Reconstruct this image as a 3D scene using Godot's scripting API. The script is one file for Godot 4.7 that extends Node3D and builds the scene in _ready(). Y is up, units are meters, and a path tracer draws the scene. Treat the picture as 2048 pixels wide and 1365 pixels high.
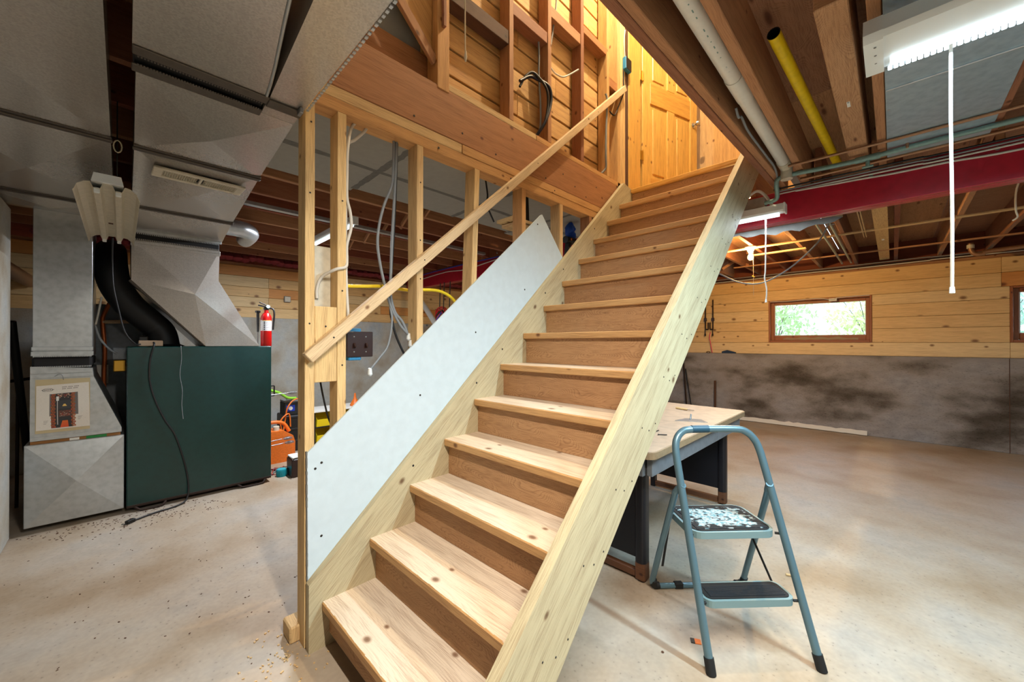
extends Node3D
# A basement seen from the foot of an open staircase. x: across the stair, -z: up the stair, y: up. Units are metres.

var M := {}
var T := {}
var taken := {}
var rng := RandomNumberGenerator.new()

const RISE := 0.19
const RUN := 0.2042918
const NOSE_Z := -0.590631      # front of the first tread
const XL := -1.694             # inner faces of the two stringers
const XR := -0.75
const JOIST := 2.40            # underside of the joists
const DECK := 2.645            # underside of the subfloor
const UPPER := 2.66            # floor above
const BACK := -7.2
const LEFT := -6.0


func _ready() -> void:
	rng.seed = 7
	camera_and_light()
	textures()
	materials()
	shell()
	stair_wall()
	upper_wall()
	staircase()
	ceiling_frame()
	ducts()
	furnace_corner()
	overhead_right()
	desk()
	step_ladder()
	clutter_left()
	cables_stair_wall()
	back_wall_things()
	outdoors()


# ---------------------------------------------------------------- camera, sky, lamps

func camera_and_light() -> void:
	var cam := Camera3D.new()
	cam.name = "camera"
	cam.fov = 82.94
	cam.near = 0.02
	cam.position = Vector3(0, 1.26972, 0)
	cam.rotation = Vector3(deg_to_rad(0.2416), deg_to_rad(44.6297), 0)
	add_child(cam)
	cam.current = true

	var e := Environment.new()
	e.background_mode = Environment.BG_SKY
	var sky := Sky.new()
	var sm := ProceduralSkyMaterial.new()
	sm.sky_top_color = Color(0.62, 0.74, 0.86)
	sm.sky_horizon_color = Color(0.88, 0.92, 0.95)
	sm.ground_horizon_color = Color(0.6, 0.62, 0.58)
	sm.ground_bottom_color = Color(0.35, 0.36, 0.33)
	sm.sky_energy_multiplier = 3.8
	sky.sky_material = sm
	e.sky = sky
	e.tonemap_mode = Environment.TONE_MAPPER_LINEAR
	e.tonemap_exposure = 0.92
	e.sdfgi_enabled = true
	e.ssao_enabled = true
	e.ssil_enabled = true
	var w := WorldEnvironment.new()
	w.name = "environment"
	w.environment = e
	add_child(w)


func tube_lamp(parent: Node3D, called: String, at: Vector3, length: float, width: float, energy: float, color: Color) -> void:
	var l := AreaLight3D.new()
	l.name = called
	l.area_size = Vector2(length, width)
	l.light_energy = energy
	l.light_color = color
	l.area_normalize_energy = true
	l.area_range = 20.0
	l.area_attenuation = 2.0
	l.shadow_enabled = true
	l.rotation = Vector3(-PI / 2, 0, 0)
	l.position = at
	parent.add_child(l)


func bulb_lamp(parent: Node3D, called: String, at: Vector3, size: float, energy: float, color: Color) -> void:
	var l := OmniLight3D.new()
	l.name = called
	l.light_energy = energy
	l.light_color = color
	l.light_size = size
	l.omni_range = 20.0
	l.omni_attenuation = 2.0
	l.shadow_enabled = true
	l.position = at
	parent.add_child(l)


# ---------------------------------------------------------------- nodes

func numbered(called: String) -> String:
	if not taken.has(called):
		taken[called] = 0
		return called
	taken[called] += 1
	return "%s_%03d" % [called, taken[called]]


func tag(o: Node, label: String, category: String, group := "") -> void:
	o.set_meta("label", label)
	o.set_meta("category", category)
	if group:
		o.set_meta("group", group)


func thing(called: String, label: String, category: String, at := Vector3.ZERO, turn := 0.0, group := "") -> Node3D:
	var o := Node3D.new()
	o.name = numbered(called)
	o.position = at
	o.rotation.y = turn
	tag(o, label, category, group)
	add_child(o)
	return o


func structure(called: String, label := "") -> Node3D:
	var o := Node3D.new()
	o.name = called
	o.set_meta("kind", "structure")
	if label:
		o.set_meta("label", label)
	add_child(o)
	return o


func new_st() -> SurfaceTool:
	var st := SurfaceTool.new()
	st.begin(Mesh.PRIMITIVE_TRIANGLES)
	return st


func put(parent: Node, called: String, st: SurfaceTool, mat: Material, at := Vector3.ZERO, label := "") -> MeshInstance3D:
	var o := MeshInstance3D.new()
	o.name = called if parent != self else numbered(called)
	o.mesh = st.commit()
	o.material_override = mat
	o.position = at
	if label:
		o.set_meta("label", label)
	parent.add_child(o, true)
	return o


func solo(called: String, st: SurfaceTool, mat: Material, label: String, category: String, group := "") -> MeshInstance3D:
	var o := put(self, called, st, mat)
	tag(o, label, category, group)
	return o


# one board, block or plate: a chamfered box with its grain along its longest side
func board(parent: Node, called: String, c: Vector3, s: Vector3, mat: Material, bev := 0.0025, b := Basis(), label := "") -> MeshInstance3D:
	var st := new_st()
	box(st, Vector3.ZERO, s, bev, Basis(), Vector2(rng.randf() * 3.0, rng.randf() * 0.18))
	var o := put(parent, called, st, mat, c, label)
	o.transform = Transform3D(b, c)
	return o


func span(parent: Node, called: String, lo: Vector3, hi: Vector3, mat: Material, bev := 0.0025, label := "") -> MeshInstance3D:
	return board(parent, called, (lo + hi) / 2.0, (hi - lo).abs(), mat, bev, Basis(), label)


# a board from point to point, with its width and thickness
func beam(parent: Node, called: String, a: Vector3, b: Vector3, wide: float, thick: float, mat: Material, up := Vector3.UP, bev := 0.002, label := "") -> MeshInstance3D:
	var z := (b - a).normalized()
	var x := up.cross(z).normalized()
	var y := z.cross(x)
	return board(parent, called, (a + b) / 2.0, Vector3(thick, wide, a.distance_to(b)), mat, bev, Basis(x, y, z), label)


# ---------------------------------------------------------------- shapes

func tri(st: SurfaceTool, p: Array, n: Array, uv: Array) -> void:
	var flip: bool = (p[1] - p[0]).cross(p[2] - p[0]).dot(n[0] + n[1] + n[2]) > 0.0
	for i in ([0, 2, 1] if flip else [0, 1, 2]):
		st.set_normal(n[i])
		st.set_uv(uv[i])
		st.add_vertex(p[i])


func quad(st: SurfaceTool, a: Vector3, b: Vector3, c: Vector3, d: Vector3, n: Vector3, ua := Vector2(0, 0), ub := Vector2(1, 0), uc := Vector2(1, 1), ud := Vector2(0, 1)) -> void:
	tri(st, [a, b, c], [n, n, n], [ua, ub, uc])
	tri(st, [a, c, d], [n, n, n], [ua, uc, ud])


func axis_uv(p: Vector3, n: Vector3, along: int, uo: Vector2) -> Vector2:
	var a := n.abs()
	var face := 0 if a.x >= a.y and a.x >= a.z else (1 if a.y >= a.z else 2)
	if face == along:
		return Vector2(p[(along + 1) % 3] + uo.x, p[(along + 2) % 3] + uo.y)
	var other := 3 - face - along
	return Vector2(p[along] + uo.x, p[other] + uo.y + face * 0.031)


func box(st: SurfaceTool, c: Vector3, s: Vector3, bev := 0.0, b := Basis(), uo := Vector2.ZERO) -> void:
	var h := s / 2.0
	var e := minf(bev, minf(h.x, minf(h.y, h.z)) * 0.8)
	var along := 0 if s.x >= s.y and s.x >= s.z else (1 if s.y >= s.z else 2)
	var xf := Transform3D(b, c)
	for ax in 3:
		var i := (ax + 1) % 3
		var j := (ax + 2) % 3
		for sg in [-1.0, 1.0]:
			var n := Vector3.ZERO
			n[ax] = sg
			var q := []
			for k in [[-1, -1], [1, -1], [1, 1], [-1, 1]]:
				var p := Vector3.ZERO
				p[ax] = sg * h[ax]
				p[i] = k[0] * (h[i] - e)
				p[j] = k[1] * (h[j] - e)
				q.append(p)
			quad(st, xf * q[0], xf * q[1], xf * q[2], xf * q[3], b * n, axis_uv(q[0], n, along, uo), axis_uv(q[1], n, along, uo), axis_uv(q[2], n, along, uo), axis_uv(q[3], n, along, uo))
		if e > 0.0:
			for si in [-1.0, 1.0]:
				for sj in [-1.0, 1.0]:
					var n := Vector3.ZERO
					n[i] = si * 0.7072
					n[j] = sj * 0.7071
					var q := []
					for k in [[-1, 0], [1, 0], [1, 1], [-1, 1]]:
						var p := Vector3.ZERO
						p[ax] = k[0] * (h[ax] - e)
						p[i] = si * (h[i] - (e if k[1] == 0 else 0.0))
						p[j] = sj * (h[j] - (0.0 if k[1] == 0 else e))
						q.append(p)
					quad(st, xf * q[0], xf * q[1], xf * q[2], xf * q[3], b * n, axis_uv(q[0], n, along, uo), axis_uv(q[1], n, along, uo), axis_uv(q[2], n, along, uo), axis_uv(q[3], n, along, uo))
	if e > 0.0:
		for sx in [-1.0, 1.0]:
			for sy in [-1.0, 1.0]:
				for sz in [-1.0, 1.0]:
					var k := Vector3(sx, sy, sz)
					var o := k * h
					var n := b * k.normalized()
					tri(st, [xf * (o - Vector3(0, sy * e, sz * e)), xf * (o - Vector3(sx * e, 0, sz * e)), xf * (o - Vector3(sx * e, sy * e, 0))], [n, n, n], [uo, uo, uo])


# a polygon pushed through a thickness; xf carries (polygon x, polygon y, depth) to the scene
func prism(st: SurfaceTool, poly: PackedVector2Array, d0: float, d1: float, xf: Transform3D, grain := Vector2(1, 0), uo := Vector2.ZERO) -> void:
	var ids := Geometry2D.triangulate_polygon(poly)
	var side := Vector2(-grain.y, grain.x)
	for d in [d0, d1]:
		var n := (xf.basis.z * (-1.0 if d == d0 else 1.0) * signf(d1 - d0)).normalized()
		for i in range(0, ids.size(), 3):
			var p := []
			var uv := []
			for k in 3:
				var q: Vector2 = poly[ids[i + k]]
				p.append(xf * Vector3(q.x, q.y, d))
				uv.append(Vector2(q.dot(grain), q.dot(side)) + uo)
			tri(st, p, [n, n, n], uv)
	var turn := 1.0 if Geometry2D.is_polygon_clockwise(poly) else -1.0
	var run := 0.0
	for i in poly.size():
		var a: Vector2 = poly[i]
		var b: Vector2 = poly[(i + 1) % poly.size()]
		var t := (b - a).normalized()
		var m := Vector2(-t.y, t.x) * turn
		var n := (xf.basis * Vector3(m.x, m.y, 0)).normalized()
		var l := a.distance_to(b)
		quad(st, xf * Vector3(a.x, a.y, d0), xf * Vector3(b.x, b.y, d0), xf * Vector3(b.x, b.y, d1), xf * Vector3(a.x, a.y, d1), n, Vector2(run, d0) + uo, Vector2(run + l, d0) + uo, Vector2(run + l, d1) + uo, Vector2(run, d1) + uo)
		run += l


const ZY := Basis(Vector3(0, 0, 1), Vector3(0, 1, 0), Vector3(1, 0, 0))   # polygon drawn in (z, y), depth along x
const XY := Basis(Vector3(1, 0, 0), Vector3(0, 1, 0), Vector3(0, 0, 1))
const XZ := Basis(Vector3(1, 0, 0), Vector3(0, 0, 1), Vector3(0, 1, 0))   # polygon drawn in (x, z), depth along y


func rounded(a: Vector2, b: Vector2, r: float, steps := 4) -> PackedVector2Array:
	var out := PackedVector2Array()
	var lo := a.min(b)
	var hi := a.max(b)
	var cs := [Vector2(hi.x - r, hi.y - r), Vector2(lo.x + r, hi.y - r), Vector2(lo.x + r, lo.y + r), Vector2(hi.x - r, lo.y + r)]
	for k in 4:
		for i in steps + 1:
			out.append(cs[k] + Vector2.from_angle(PI / 2 * (k + float(i) / steps)) * r)
	return out


func smooth_path(pts: Array, per := 6) -> PackedVector3Array:
	var out := PackedVector3Array()
	for i in pts.size() - 1:
		var p0: Vector3 = pts[maxi(i - 1, 0)]
		var p1: Vector3 = pts[i]
		var p2: Vector3 = pts[i + 1]
		var p3: Vector3 = pts[mini(i + 2, pts.size() - 1)]
		for k in per:
			out.append(p1.cubic_interpolate(p2, p0, p3, float(k) / per))
	out.append(pts[-1])
	return out


func tube(st: SurfaceTool, pts: PackedVector3Array, r: float, sides := 8, caps := true, r_end := -1.0) -> void:
	var n := pts.size()
	var dir := (pts[1] - pts[0]).normalized()
	var x := dir.cross(Vector3.UP if absf(dir.y) < 0.9 else Vector3.RIGHT).normalized()
	var rings := []
	var l := 0.0
	var lens := []
	for i in n:
		var t: Vector3 = (pts[mini(i + 1, n - 1)] - pts[maxi(i - 1, 0)]).normalized()
		x = (x - t * x.dot(t)).normalized()
		var y := t.cross(x)
		var ring := []
		for k in sides:
			var a := TAU * k / sides
			ring.append(x * cos(a) + y * sin(a))
		rings.append(ring)
		if i > 0:
			l += pts[i].distance_to(pts[i - 1])
		lens.append(l)
	for i in n - 1:
		var ra := r if r_end < 0.0 else lerpf(r, r_end, float(i) / (n - 1))
		var rb := r if r_end < 0.0 else lerpf(r, r_end, float(i + 1) / (n - 1))
		for k in sides:
			var m := (k + 1) % sides
			var a: Vector3 = rings[i][k]
			var b: Vector3 = rings[i][m]
			var c: Vector3 = rings[i + 1][m]
			var d: Vector3 = rings[i + 1][k]
			var u0 := float(k) / sides
			var u1 := float(k + 1) / sides
			tri(st, [pts[i] + a * ra, pts[i] + b * ra, pts[i + 1] + c * rb], [a, b, c], [Vector2(lens[i], u0), Vector2(lens[i], u1), Vector2(lens[i + 1], u1)])
			tri(st, [pts[i] + a * ra, pts[i + 1] + c * rb, pts[i + 1] + d * rb], [a, c, d], [Vector2(lens[i], u0), Vector2(lens[i + 1], u1), Vector2(lens[i + 1], u0)])
	if caps:
		for end in [0, n - 1]:
			var nn: Vector3 = (pts[0] - pts[1]).normalized() if end == 0 else (pts[n - 1] - pts[n - 2]).normalized()
			var rr := r if end == 0 or r_end < 0.0 else r_end
			for k in sides:
				tri(st, [pts[end], pts[end] + rings[end][k] * rr, pts[end] + rings[end][(k + 1) % sides] * rr], [nn, nn, nn], [Vector2.ZERO, Vector2.RIGHT * 0.02, Vector2.DOWN * 0.02])


func line(a: Vector3, b: Vector3) -> PackedVector3Array:
	return PackedVector3Array([a, b])


# a profile of (radius, height) turned about the y axis of xf
func lathe(st: SurfaceTool, prof: Array, segs := 20, xf := Transform3D()) -> void:
	var ns := []
	for i in prof.size() - 1:
		var d: Vector2 = prof[i + 1] - prof[i]
		ns.append(Vector2(d.y, -d.x).normalized())
	for i in prof.size() - 1:
		var na: Vector2 = ns[i]
		var nb: Vector2 = ns[i]
		if i > 0 and ns[i - 1].dot(ns[i]) > 0.75:
			na = (ns[i] + ns[i - 1]).normalized()
		if i < ns.size() - 1 and ns[i + 1].dot(ns[i]) > 0.75:
			nb = (ns[i] + ns[i + 1]).normalized()
		var p: Vector2 = prof[i]
		var q: Vector2 = prof[i + 1]
		for k in segs:
			var a := TAU * k / segs
			var b := TAU * (k + 1) / segs
			var da := Vector3(cos(a), 0, sin(a))
			var db := Vector3(cos(b), 0, sin(b))
			var f := func(o: Vector3, m: Vector2) -> Vector3: return (xf.basis * (o * m.x + Vector3.UP * m.y)).normalized()
			var g := func(o: Vector3, m: Vector2) -> Vector3: return xf * (o * m.x + Vector3.UP * m.y)
			var u0 := float(k) / segs
			var u1 := float(k + 1) / segs
			if p.x > 0.0:
				tri(st, [g.call(da, p), g.call(db, p), g.call(db, q)], [f.call(da, na), f.call(db, na), f.call(db, nb)], [Vector2(u0, p.y), Vector2(u1, p.y), Vector2(u1, q.y)])
			if q.x > 0.0:
				tri(st, [g.call(da, p), g.call(db, q), g.call(da, q)], [f.call(da, na), f.call(db, nb), f.call(da, nb)], [Vector2(u0, p.y), Vector2(u1, q.y), Vector2(u0, q.y)])


# a sheet of four corners, broken crosswise to a middle that stands off by `lift` along n
func cross_sheet(st: SurfaceTool, q: Array, n: Vector3, lift: float) -> void:
	var m: Vector3 = (q[0] + q[1] + q[2] + q[3]) / 4.0 + n * lift
	for i in 4:
		var a: Vector3 = q[i]
		var b: Vector3 = q[(i + 1) % 4]
		var f := (b - a).cross(m - a).normalized()
		if f.dot(n) < 0.0:
			f = -f
		tri(st, [a, b, m], [f, f, f], [Vector2(a.x + a.y, a.z), Vector2(b.x + b.y, b.z), Vector2(m.x + m.y, m.z)])


# many small flat heads (nails, screws) as one part each
func head(parent: Node, called: String, at: Vector3, n: Vector3, r: float, mat: Material) -> void:
	var st := new_st()
	var y := n.normalized()
	var x := y.cross(Vector3.UP if absf(y.y) < 0.9 else Vector3.RIGHT).normalized()
	lathe(st, [Vector2(r, 0), Vector2(r * 0.8, 0.0012), Vector2(0, 0.0014)], 8, Transform3D(Basis(x, y, x.cross(y)), Vector3.ZERO))
	put(parent, called, st, mat, at)


# ---------------------------------------------------------------- textures and materials

func fnl(kind: int, freq: float, sd: int, octaves := 3) -> FastNoiseLite:
	var n := FastNoiseLite.new()
	n.noise_type = kind
	n.frequency = freq
	n.seed = sd
	n.fractal_type = FastNoiseLite.FRACTAL_FBM if octaves > 1 else FastNoiseLite.FRACTAL_NONE
	n.fractal_octaves = octaves
	return n


func to_texture(w: int, h: int, bytes: PackedByteArray) -> ImageTexture:
	return ImageTexture.create_from_image(Image.create_from_data(w, h, false, Image.FORMAT_RGB8, bytes))


# wood over 1.2 m by 0.3 m, going round without a seam lengthwise; kind 0 straight grain, 1 peeled fir with wavy figure, 2 knotty pine
func wood_texture(kind: int, sd: int) -> ImageTexture:
	var w := 1024
	var h := 256
	var long := fnl(FastNoiseLite.TYPE_SIMPLEX, 1.0, sd, 1)
	var fine := fnl(FastNoiseLite.TYPE_SIMPLEX, 1.0, sd + 5, 1)
	var r := RandomNumberGenerator.new()
	r.seed = sd
	var knots := []
	if kind != 1:
		for i in [3, 0, 6, 7][kind]:
			knots.append([r.randf() * 1.2, 0.02 + r.randf() * 0.26, 0.004 + r.randf() * (0.013 if kind == 2 else 0.005)])
	var bytes := PackedByteArray()
	bytes.resize(w * h * 3)
	var at := 0
	var ring := 1.2 / TAU
	for y in h:
		var vy := y * 0.3 / h
		for x in w:
			var ux := x * 1.2 / w
			var a := TAU * x / w
			var cx := cos(a) * ring
			var cz := sin(a) * ring
			var warp := long.get_noise_3d(cx * 3.0, cz * 3.0, vy * 9.0)
			var dark := 0.0
			var vv := vy
			for k in knots:
				var dx: float = absf(ux - k[0])
				dx = minf(dx, 1.2 - dx)
				var dy: float = vy - k[1]
				var d: float = sqrt(dx * dx * (0.06 if kind == 3 else 0.5) + dy * dy) / k[2]
				if d < 7.0:
					vv += signf(dy) * k[2] * exp(-d * 0.6) * 1.6
					if d < 1.0:
						dark = maxf(dark, 0.75 - 0.25 * d)
					elif d < 1.9:
						dark = maxf(dark, 0.4 * (1.9 - d))
			var s := 0.0
			if kind % 2 == 1:
				var f := vv * 150.0 + warp * 11.0
				var saw := f - floorf(f)
				s = 0.26 * pow(saw, 3.0) + 0.16 * fine.get_noise_3d(cx * 14.0, cz * 14.0, vy * 300.0)
			else:
				var f := vv * 120.0 + warp * 2.2
				var saw := f - floorf(f)
				s = 0.12 * pow(saw, 2.0) + 0.16 * fine.get_noise_3d(cx * 9.0, cz * 9.0, vy * 420.0) + 0.07 * long.get_noise_3d(cx * 3.0 + 9.0, cz * 3.0, vy * 50.0)
			s += 0.07 * long.get_noise_3d(cx * 2.5, cz * 2.5 + 4.0, vy * 24.0)
			s = clampf(s * (0.8 if kind == 2 else 1.0), -0.1, 0.8)
			s = maxf(s, dark)
			bytes[at] = clampi(int(236.0 - s * 150.0), 0, 255)
			bytes[at + 1] = clampi(int(235.0 - s * 182.0), 0, 255)
			bytes[at + 2] = clampi(int(234.0 - s * 200.0), 0, 255)
			at += 3
	return to_texture(w, h, bytes)


# concrete, seamless; amount of dark staining and of pits are given
func concrete_texture(sd: int, stain: float, pits: float, warm: float, veins := 0.0, mid_amp := 0.13) -> ImageTexture:
	var w := 1024
	var big := fnl(FastNoiseLite.TYPE_SIMPLEX_SMOOTH, 0.004, sd, 5).get_seamless_image(w, w)
	var mid := fnl(FastNoiseLite.TYPE_SIMPLEX, 0.022, sd + 3, 4).get_seamless_image(w, w)
	var dot := fnl(FastNoiseLite.TYPE_SIMPLEX, 0.11, sd + 9, 2).get_seamless_image(w, w)
	big.convert(Image.FORMAT_L8)
	mid.convert(Image.FORMAT_L8)
	dot.convert(Image.FORMAT_L8)
	var a := big.get_data()
	var b := mid.get_data()
	var c := dot.get_data()
	var bytes := PackedByteArray()
	bytes.resize(w * w * 3)
	var at := 0
	for i in w * w:
		var lo := a[i] / 255.0
		var me := b[i] / 255.0
		var hi := c[i] / 255.0
		var s := 0.88 + (me - 0.5) * mid_amp + (hi - 0.5) * 0.045
		s -= stain * smoothstep(0.38, 0.98, lo * 0.85 + me * 0.15)
		if veins > 0.0:
			s -= veins * smoothstep(0.06, 0.0, absf(me - 0.5)) * smoothstep(0.45, 0.6, lo)
		if hi < 0.085 * pits:
			s -= 0.16
		s = clampf(s, 0.05, 1.0)
		var t := (lo - 0.5) * warm
		bytes[at] = clampi(int(255.0 * (s + t * 0.10)), 0, 255)
		bytes[at + 1] = clampi(int(255.0 * s), 0, 255)
		bytes[at + 2] = clampi(int(255.0 * (s - t * 0.14)), 0, 255)
		at += 3
	return to_texture(w, w, bytes)


func noise_texture(noise: FastNoiseLite, size: int, stops: Array) -> NoiseTexture2D:
	var t := NoiseTexture2D.new()
	t.width = size
	t.height = size
	t.seamless = true
	t.noise = noise
	var g := Gradient.new()
	var offs := PackedFloat32Array()
	var cols := PackedColorArray()
	for s in stops:
		offs.append(s[0])
		cols.append(s[1])
	g.offsets = offs
	g.colors = cols
	t.color_ramp = g
	return t


func textures() -> void:
	T.straight = wood_texture(0, 11)
	T.figure = wood_texture(1, 23)
	T.veneer = wood_texture(3, 51)
	T.knotty = wood_texture(2, 37)
	T.floor = concrete_texture(3, 0.16, 0.8, 1.0, 0.0, 0.07)
	T.wall = concrete_texture(5, 0.50, 1.4, 0.7, 0.04)
	var cell := fnl(FastNoiseLite.TYPE_CELLULAR, 0.06, 4, 1)
	cell.cellular_return_type = FastNoiseLite.RETURN_CELL_VALUE
	T.spangle = noise_texture(cell, 512, [[0.0, Color(0.89, 0.89, 0.89)], [0.5, Color(0.94, 0.94, 0.94)], [1.0, Color(0.98, 0.98, 0.98)]])
	T.mottle = noise_texture(fnl(FastNoiseLite.TYPE_SIMPLEX, 0.02, 8, 4), 512, [[0.0, Color(0.90, 0.90, 0.90)], [0.5, Color(0.96, 0.96, 0.96)], [1.0, Color(1, 1, 1)]])
	T.faint = noise_texture(fnl(FastNoiseLite.TYPE_SIMPLEX, 0.03, 28, 4), 512, [[0.0, Color(0.965, 0.965, 0.965)], [1.0, Color(1, 1, 1)]])
	T.grit = noise_texture(fnl(FastNoiseLite.TYPE_SIMPLEX, 0.09, 18, 3), 512, [[0.0, Color(0.2, 0.2, 0.2)], [0.5, Color(0.55, 0.55, 0.55)], [1.0, Color(0.9, 0.9, 0.9)]])


func lin(r: float, g: float, b: float) -> Color:
	return Color(r, g, b)


func plain(c: Color, rough := 0.6, metal := 0.0) -> StandardMaterial3D:
	var m := StandardMaterial3D.new()
	m.albedo_color = c
	m.roughness = rough
	m.metallic = metal
	return m


func wood(c: Color, tex: String, rough := 0.75, scale := 1.0) -> StandardMaterial3D:
	var m := plain(c, rough)
	m.albedo_texture = T[tex]
	m.uv1_scale = Vector3(scale / 1.2, scale / 0.3, 1)
	return m


func surfaced(c: Color, tex: String, per_metre: float, rough := 0.8, relief := 0.0, metal := 0.0) -> StandardMaterial3D:
	var m := plain(c, rough, metal)
	m.albedo_texture = T[tex]
	m.uv1_triplanar = true
	m.uv1_world_triplanar = true
	m.uv1_scale = Vector3.ONE * per_metre
	if relief > 0.0:
		m.heightmap_enabled = true
		m.heightmap_texture = T.grit
		m.heightmap_scale = relief
	return m


func glowing(c: Color, energy: float) -> StandardMaterial3D:
	var m := plain(c, 0.4)
	m.emission_enabled = true
	m.emission = c
	m.emission_energy_multiplier = energy
	return m


func materials() -> void:
	M.floor = surfaced(Color(0.765, 0.70, 0.62), "floor", 0.28, 0.5)
	M.concrete = surfaced(Color(0.66, 0.635, 0.62), "wall", 0.3, 0.9)
	M.concrete.uv1_scale = Vector3(0.22, 0.42, 0.22)
	M.concrete_pale = surfaced(Color(0.76, 0.75, 0.71), "floor", 0.5, 0.9)
	M.drywall = surfaced(Color(0.77, 0.835, 0.875), "faint", 0.8, 0.85)
	M.plaster = surfaced(Color(0.60, 0.60, 0.575), "faint", 0.9, 0.9)
	M.compound = surfaced(Color(0.44, 0.44, 0.425), "mottle", 2.0, 0.9)
	# framing lumber
	M.stud = wood(Color(0.94, 0.81, 0.58), "straight")
	M.stud_b = wood(Color(0.90, 0.77, 0.56), "straight")
	M.plate = wood(Color(0.86, 0.66, 0.42), "straight")
	M.rim = wood(Color(0.72, 0.50, 0.325), "straight", 0.7, 0.9)
	M.joist = wood(Color(0.63, 0.42, 0.30), "straight", 0.75)
	M.joist_b = wood(Color(0.74, 0.54, 0.38), "straight", 0.75)
	M.joist_dark = wood(Color(0.55, 0.29, 0.19), "straight", 0.8)
	M.old_dark = wood(Color(0.36, 0.24, 0.17), "straight", 0.8)
	M.sheath = wood(Color(0.86, 0.68, 0.43), "straight", 0.75)
	M.sheath_b = wood(Color(0.82, 0.63, 0.38), "straight", 0.75)
	M.sheath_c = wood(Color(0.89, 0.72, 0.48), "straight", 0.75)
	M.ply = wood(Color(0.76, 0.58, 0.42), "veneer", 0.75, 0.7)
	M.ply_b = wood(Color(0.68, 0.50, 0.38), "veneer", 0.75, 0.7)
	M.ply_pale = wood(Color(0.84, 0.70, 0.48), "figure", 0.75, 0.6)
	# stairs
	M.tread = wood(Color(0.92, 0.86, 0.78), "straight", 0.6, 0.8)
	M.tread_b = wood(Color(0.91, 0.84, 0.75), "straight", 0.6, 0.8)
	M.nosing = wood(Color(0.84, 0.66, 0.44), "straight", 0.6, 0.9)
	M.riser = wood(Color(0.76, 0.59, 0.42), "figure", 0.7, 0.8)
	M.riser_b = wood(Color(0.72, 0.545, 0.38), "figure", 0.7, 0.8)
	M.stringer = wood(Color(0.79, 0.745, 0.61), "straight", 0.6, 0.9)
	M.rail = wood(Color(0.92, 0.82, 0.66), "straight", 0.7)
	# pine boards
	M.pine = wood(Color(0.96, 0.82, 0.585), "knotty", 0.6)
	M.pine_b = wood(Color(0.95, 0.79, 0.54), "knotty", 0.6)
	M.pine_c = wood(Color(0.97, 0.86, 0.65), "knotty", 0.6)
	M.pine_dark = wood(Color(0.90, 0.64, 0.36), "knotty", 0.6)
	M.door = wood(Color(0.94, 0.75, 0.40), "straight", 0.4)
	M.door_b = wood(Color(0.91, 0.69, 0.34), "straight", 0.4)
	M.window_wood = wood(Color(0.66, 0.40, 0.22), "straight", 0.5)
	# paint, metal, plastic
	M.beam_red = surfaced(Color(0.70, 0.11, 0.20), "mottle", 1.2, 0.3)
	M.galv = surfaced(Color(0.76, 0.735, 0.705), "spangle", 7.0, 0.27, 0.0, 0.62)
	M.galv_dull = surfaced(Color(0.74, 0.76, 0.77), "mottle", 1.6, 0.34, 0.0, 0.7)
	M.panning = surfaced(Color(0.70, 0.79, 0.85), "mottle", 1.6, 0.27, 0.0, 0.4)
	M.galv_dark = surfaced(Color(0.34, 0.31, 0.28), "mottle", 2.0, 0.55, 0.0, 0.5)
	M.canvas = plain(Color(0.045, 0.045, 0.06), 0.8)
	M.green = surfaced(Color(0.05, 0.215, 0.205), "mottle", 1.4, 0.3)
	M.black = plain(Color(0.03, 0.03, 0.035), 0.5)
	M.black_pipe = plain(Color(0.035, 0.03, 0.035), 0.55)
	M.rust = surfaced(Color(0.30, 0.19, 0.13), "grit", 6.0, 0.8)
	M.white = plain(Color(0.88, 0.90, 0.90), 0.45)
	M.enamel = surfaced(Color(0.82, 0.79, 0.71), "mottle", 2.0, 0.4)
	M.pvc = surfaced(Color(0.86, 0.86, 0.83), "faint", 1.5, 0.35)
	M.yellow_pipe = surfaced(Color(0.88, 0.76, 0.05), "mottle", 2.0, 0.35)
	M.copper_green = surfaced(Color(0.50, 0.62, 0.60), "mottle", 4.0, 0.5, 0.0, 0.4)
	M.copper = surfaced(Color(0.66, 0.50, 0.38), "mottle", 4.0, 0.45, 0.0, 0.6)
	M.copper_bright = plain(Color(0.72, 0.38, 0.20), 0.4, 0.6)
	M.ladder = plain(Color(0.36, 0.475, 0.525), 0.32, 0.4)
	M.ladder_pan = plain(Color(0.47, 0.58, 0.60), 0.45, 0.3)
	M.rubber = plain(Color(0.06, 0.065, 0.075), 0.7)
	M.desk_top = surfaced(Color(0.79, 0.69, 0.59), "mottle", 1.0, 0.5)
	M.desk_edge = surfaced(Color(0.62, 0.53, 0.41), "mottle", 3.0, 0.6)
	M.desk_grey = surfaced(Color(0.46, 0.49, 0.52), "mottle", 1.5, 0.5)
	M.desk_navy = plain(Color(0.035, 0.045, 0.085), 0.45)
	M.desk_foot = wood(Color(0.42, 0.27, 0.17), "straight", 0.6)
	M.red = plain(Color(0.75, 0.06, 0.06), 0.3)
	M.paper = plain(Color(0.86, 0.86, 0.84), 0.7)
	M.chrome = plain(Color(0.75, 0.76, 0.77), 0.2, 0.9)
	M.steel = plain(Color(0.55, 0.56, 0.57), 0.4, 0.8)
	M.brass = plain(Color(0.80, 0.62, 0.25), 0.3, 0.8)
	M.brown_plate = plain(Color(0.17, 0.09, 0.08), 0.35)
	M.blue = plain(Color(0.06, 0.30, 0.72), 0.5)
	M.box_blue = plain(Color(0.16, 0.50, 0.70), 0.5)
	M.orange = surfaced(Color(0.90, 0.45, 0.13), "mottle", 3.0, 0.45)
	M.bin_yellow = plain(Color(0.93, 0.83, 0.05), 0.4)
	M.teal = plain(Color(0.10, 0.60, 0.66), 0.5)
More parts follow.
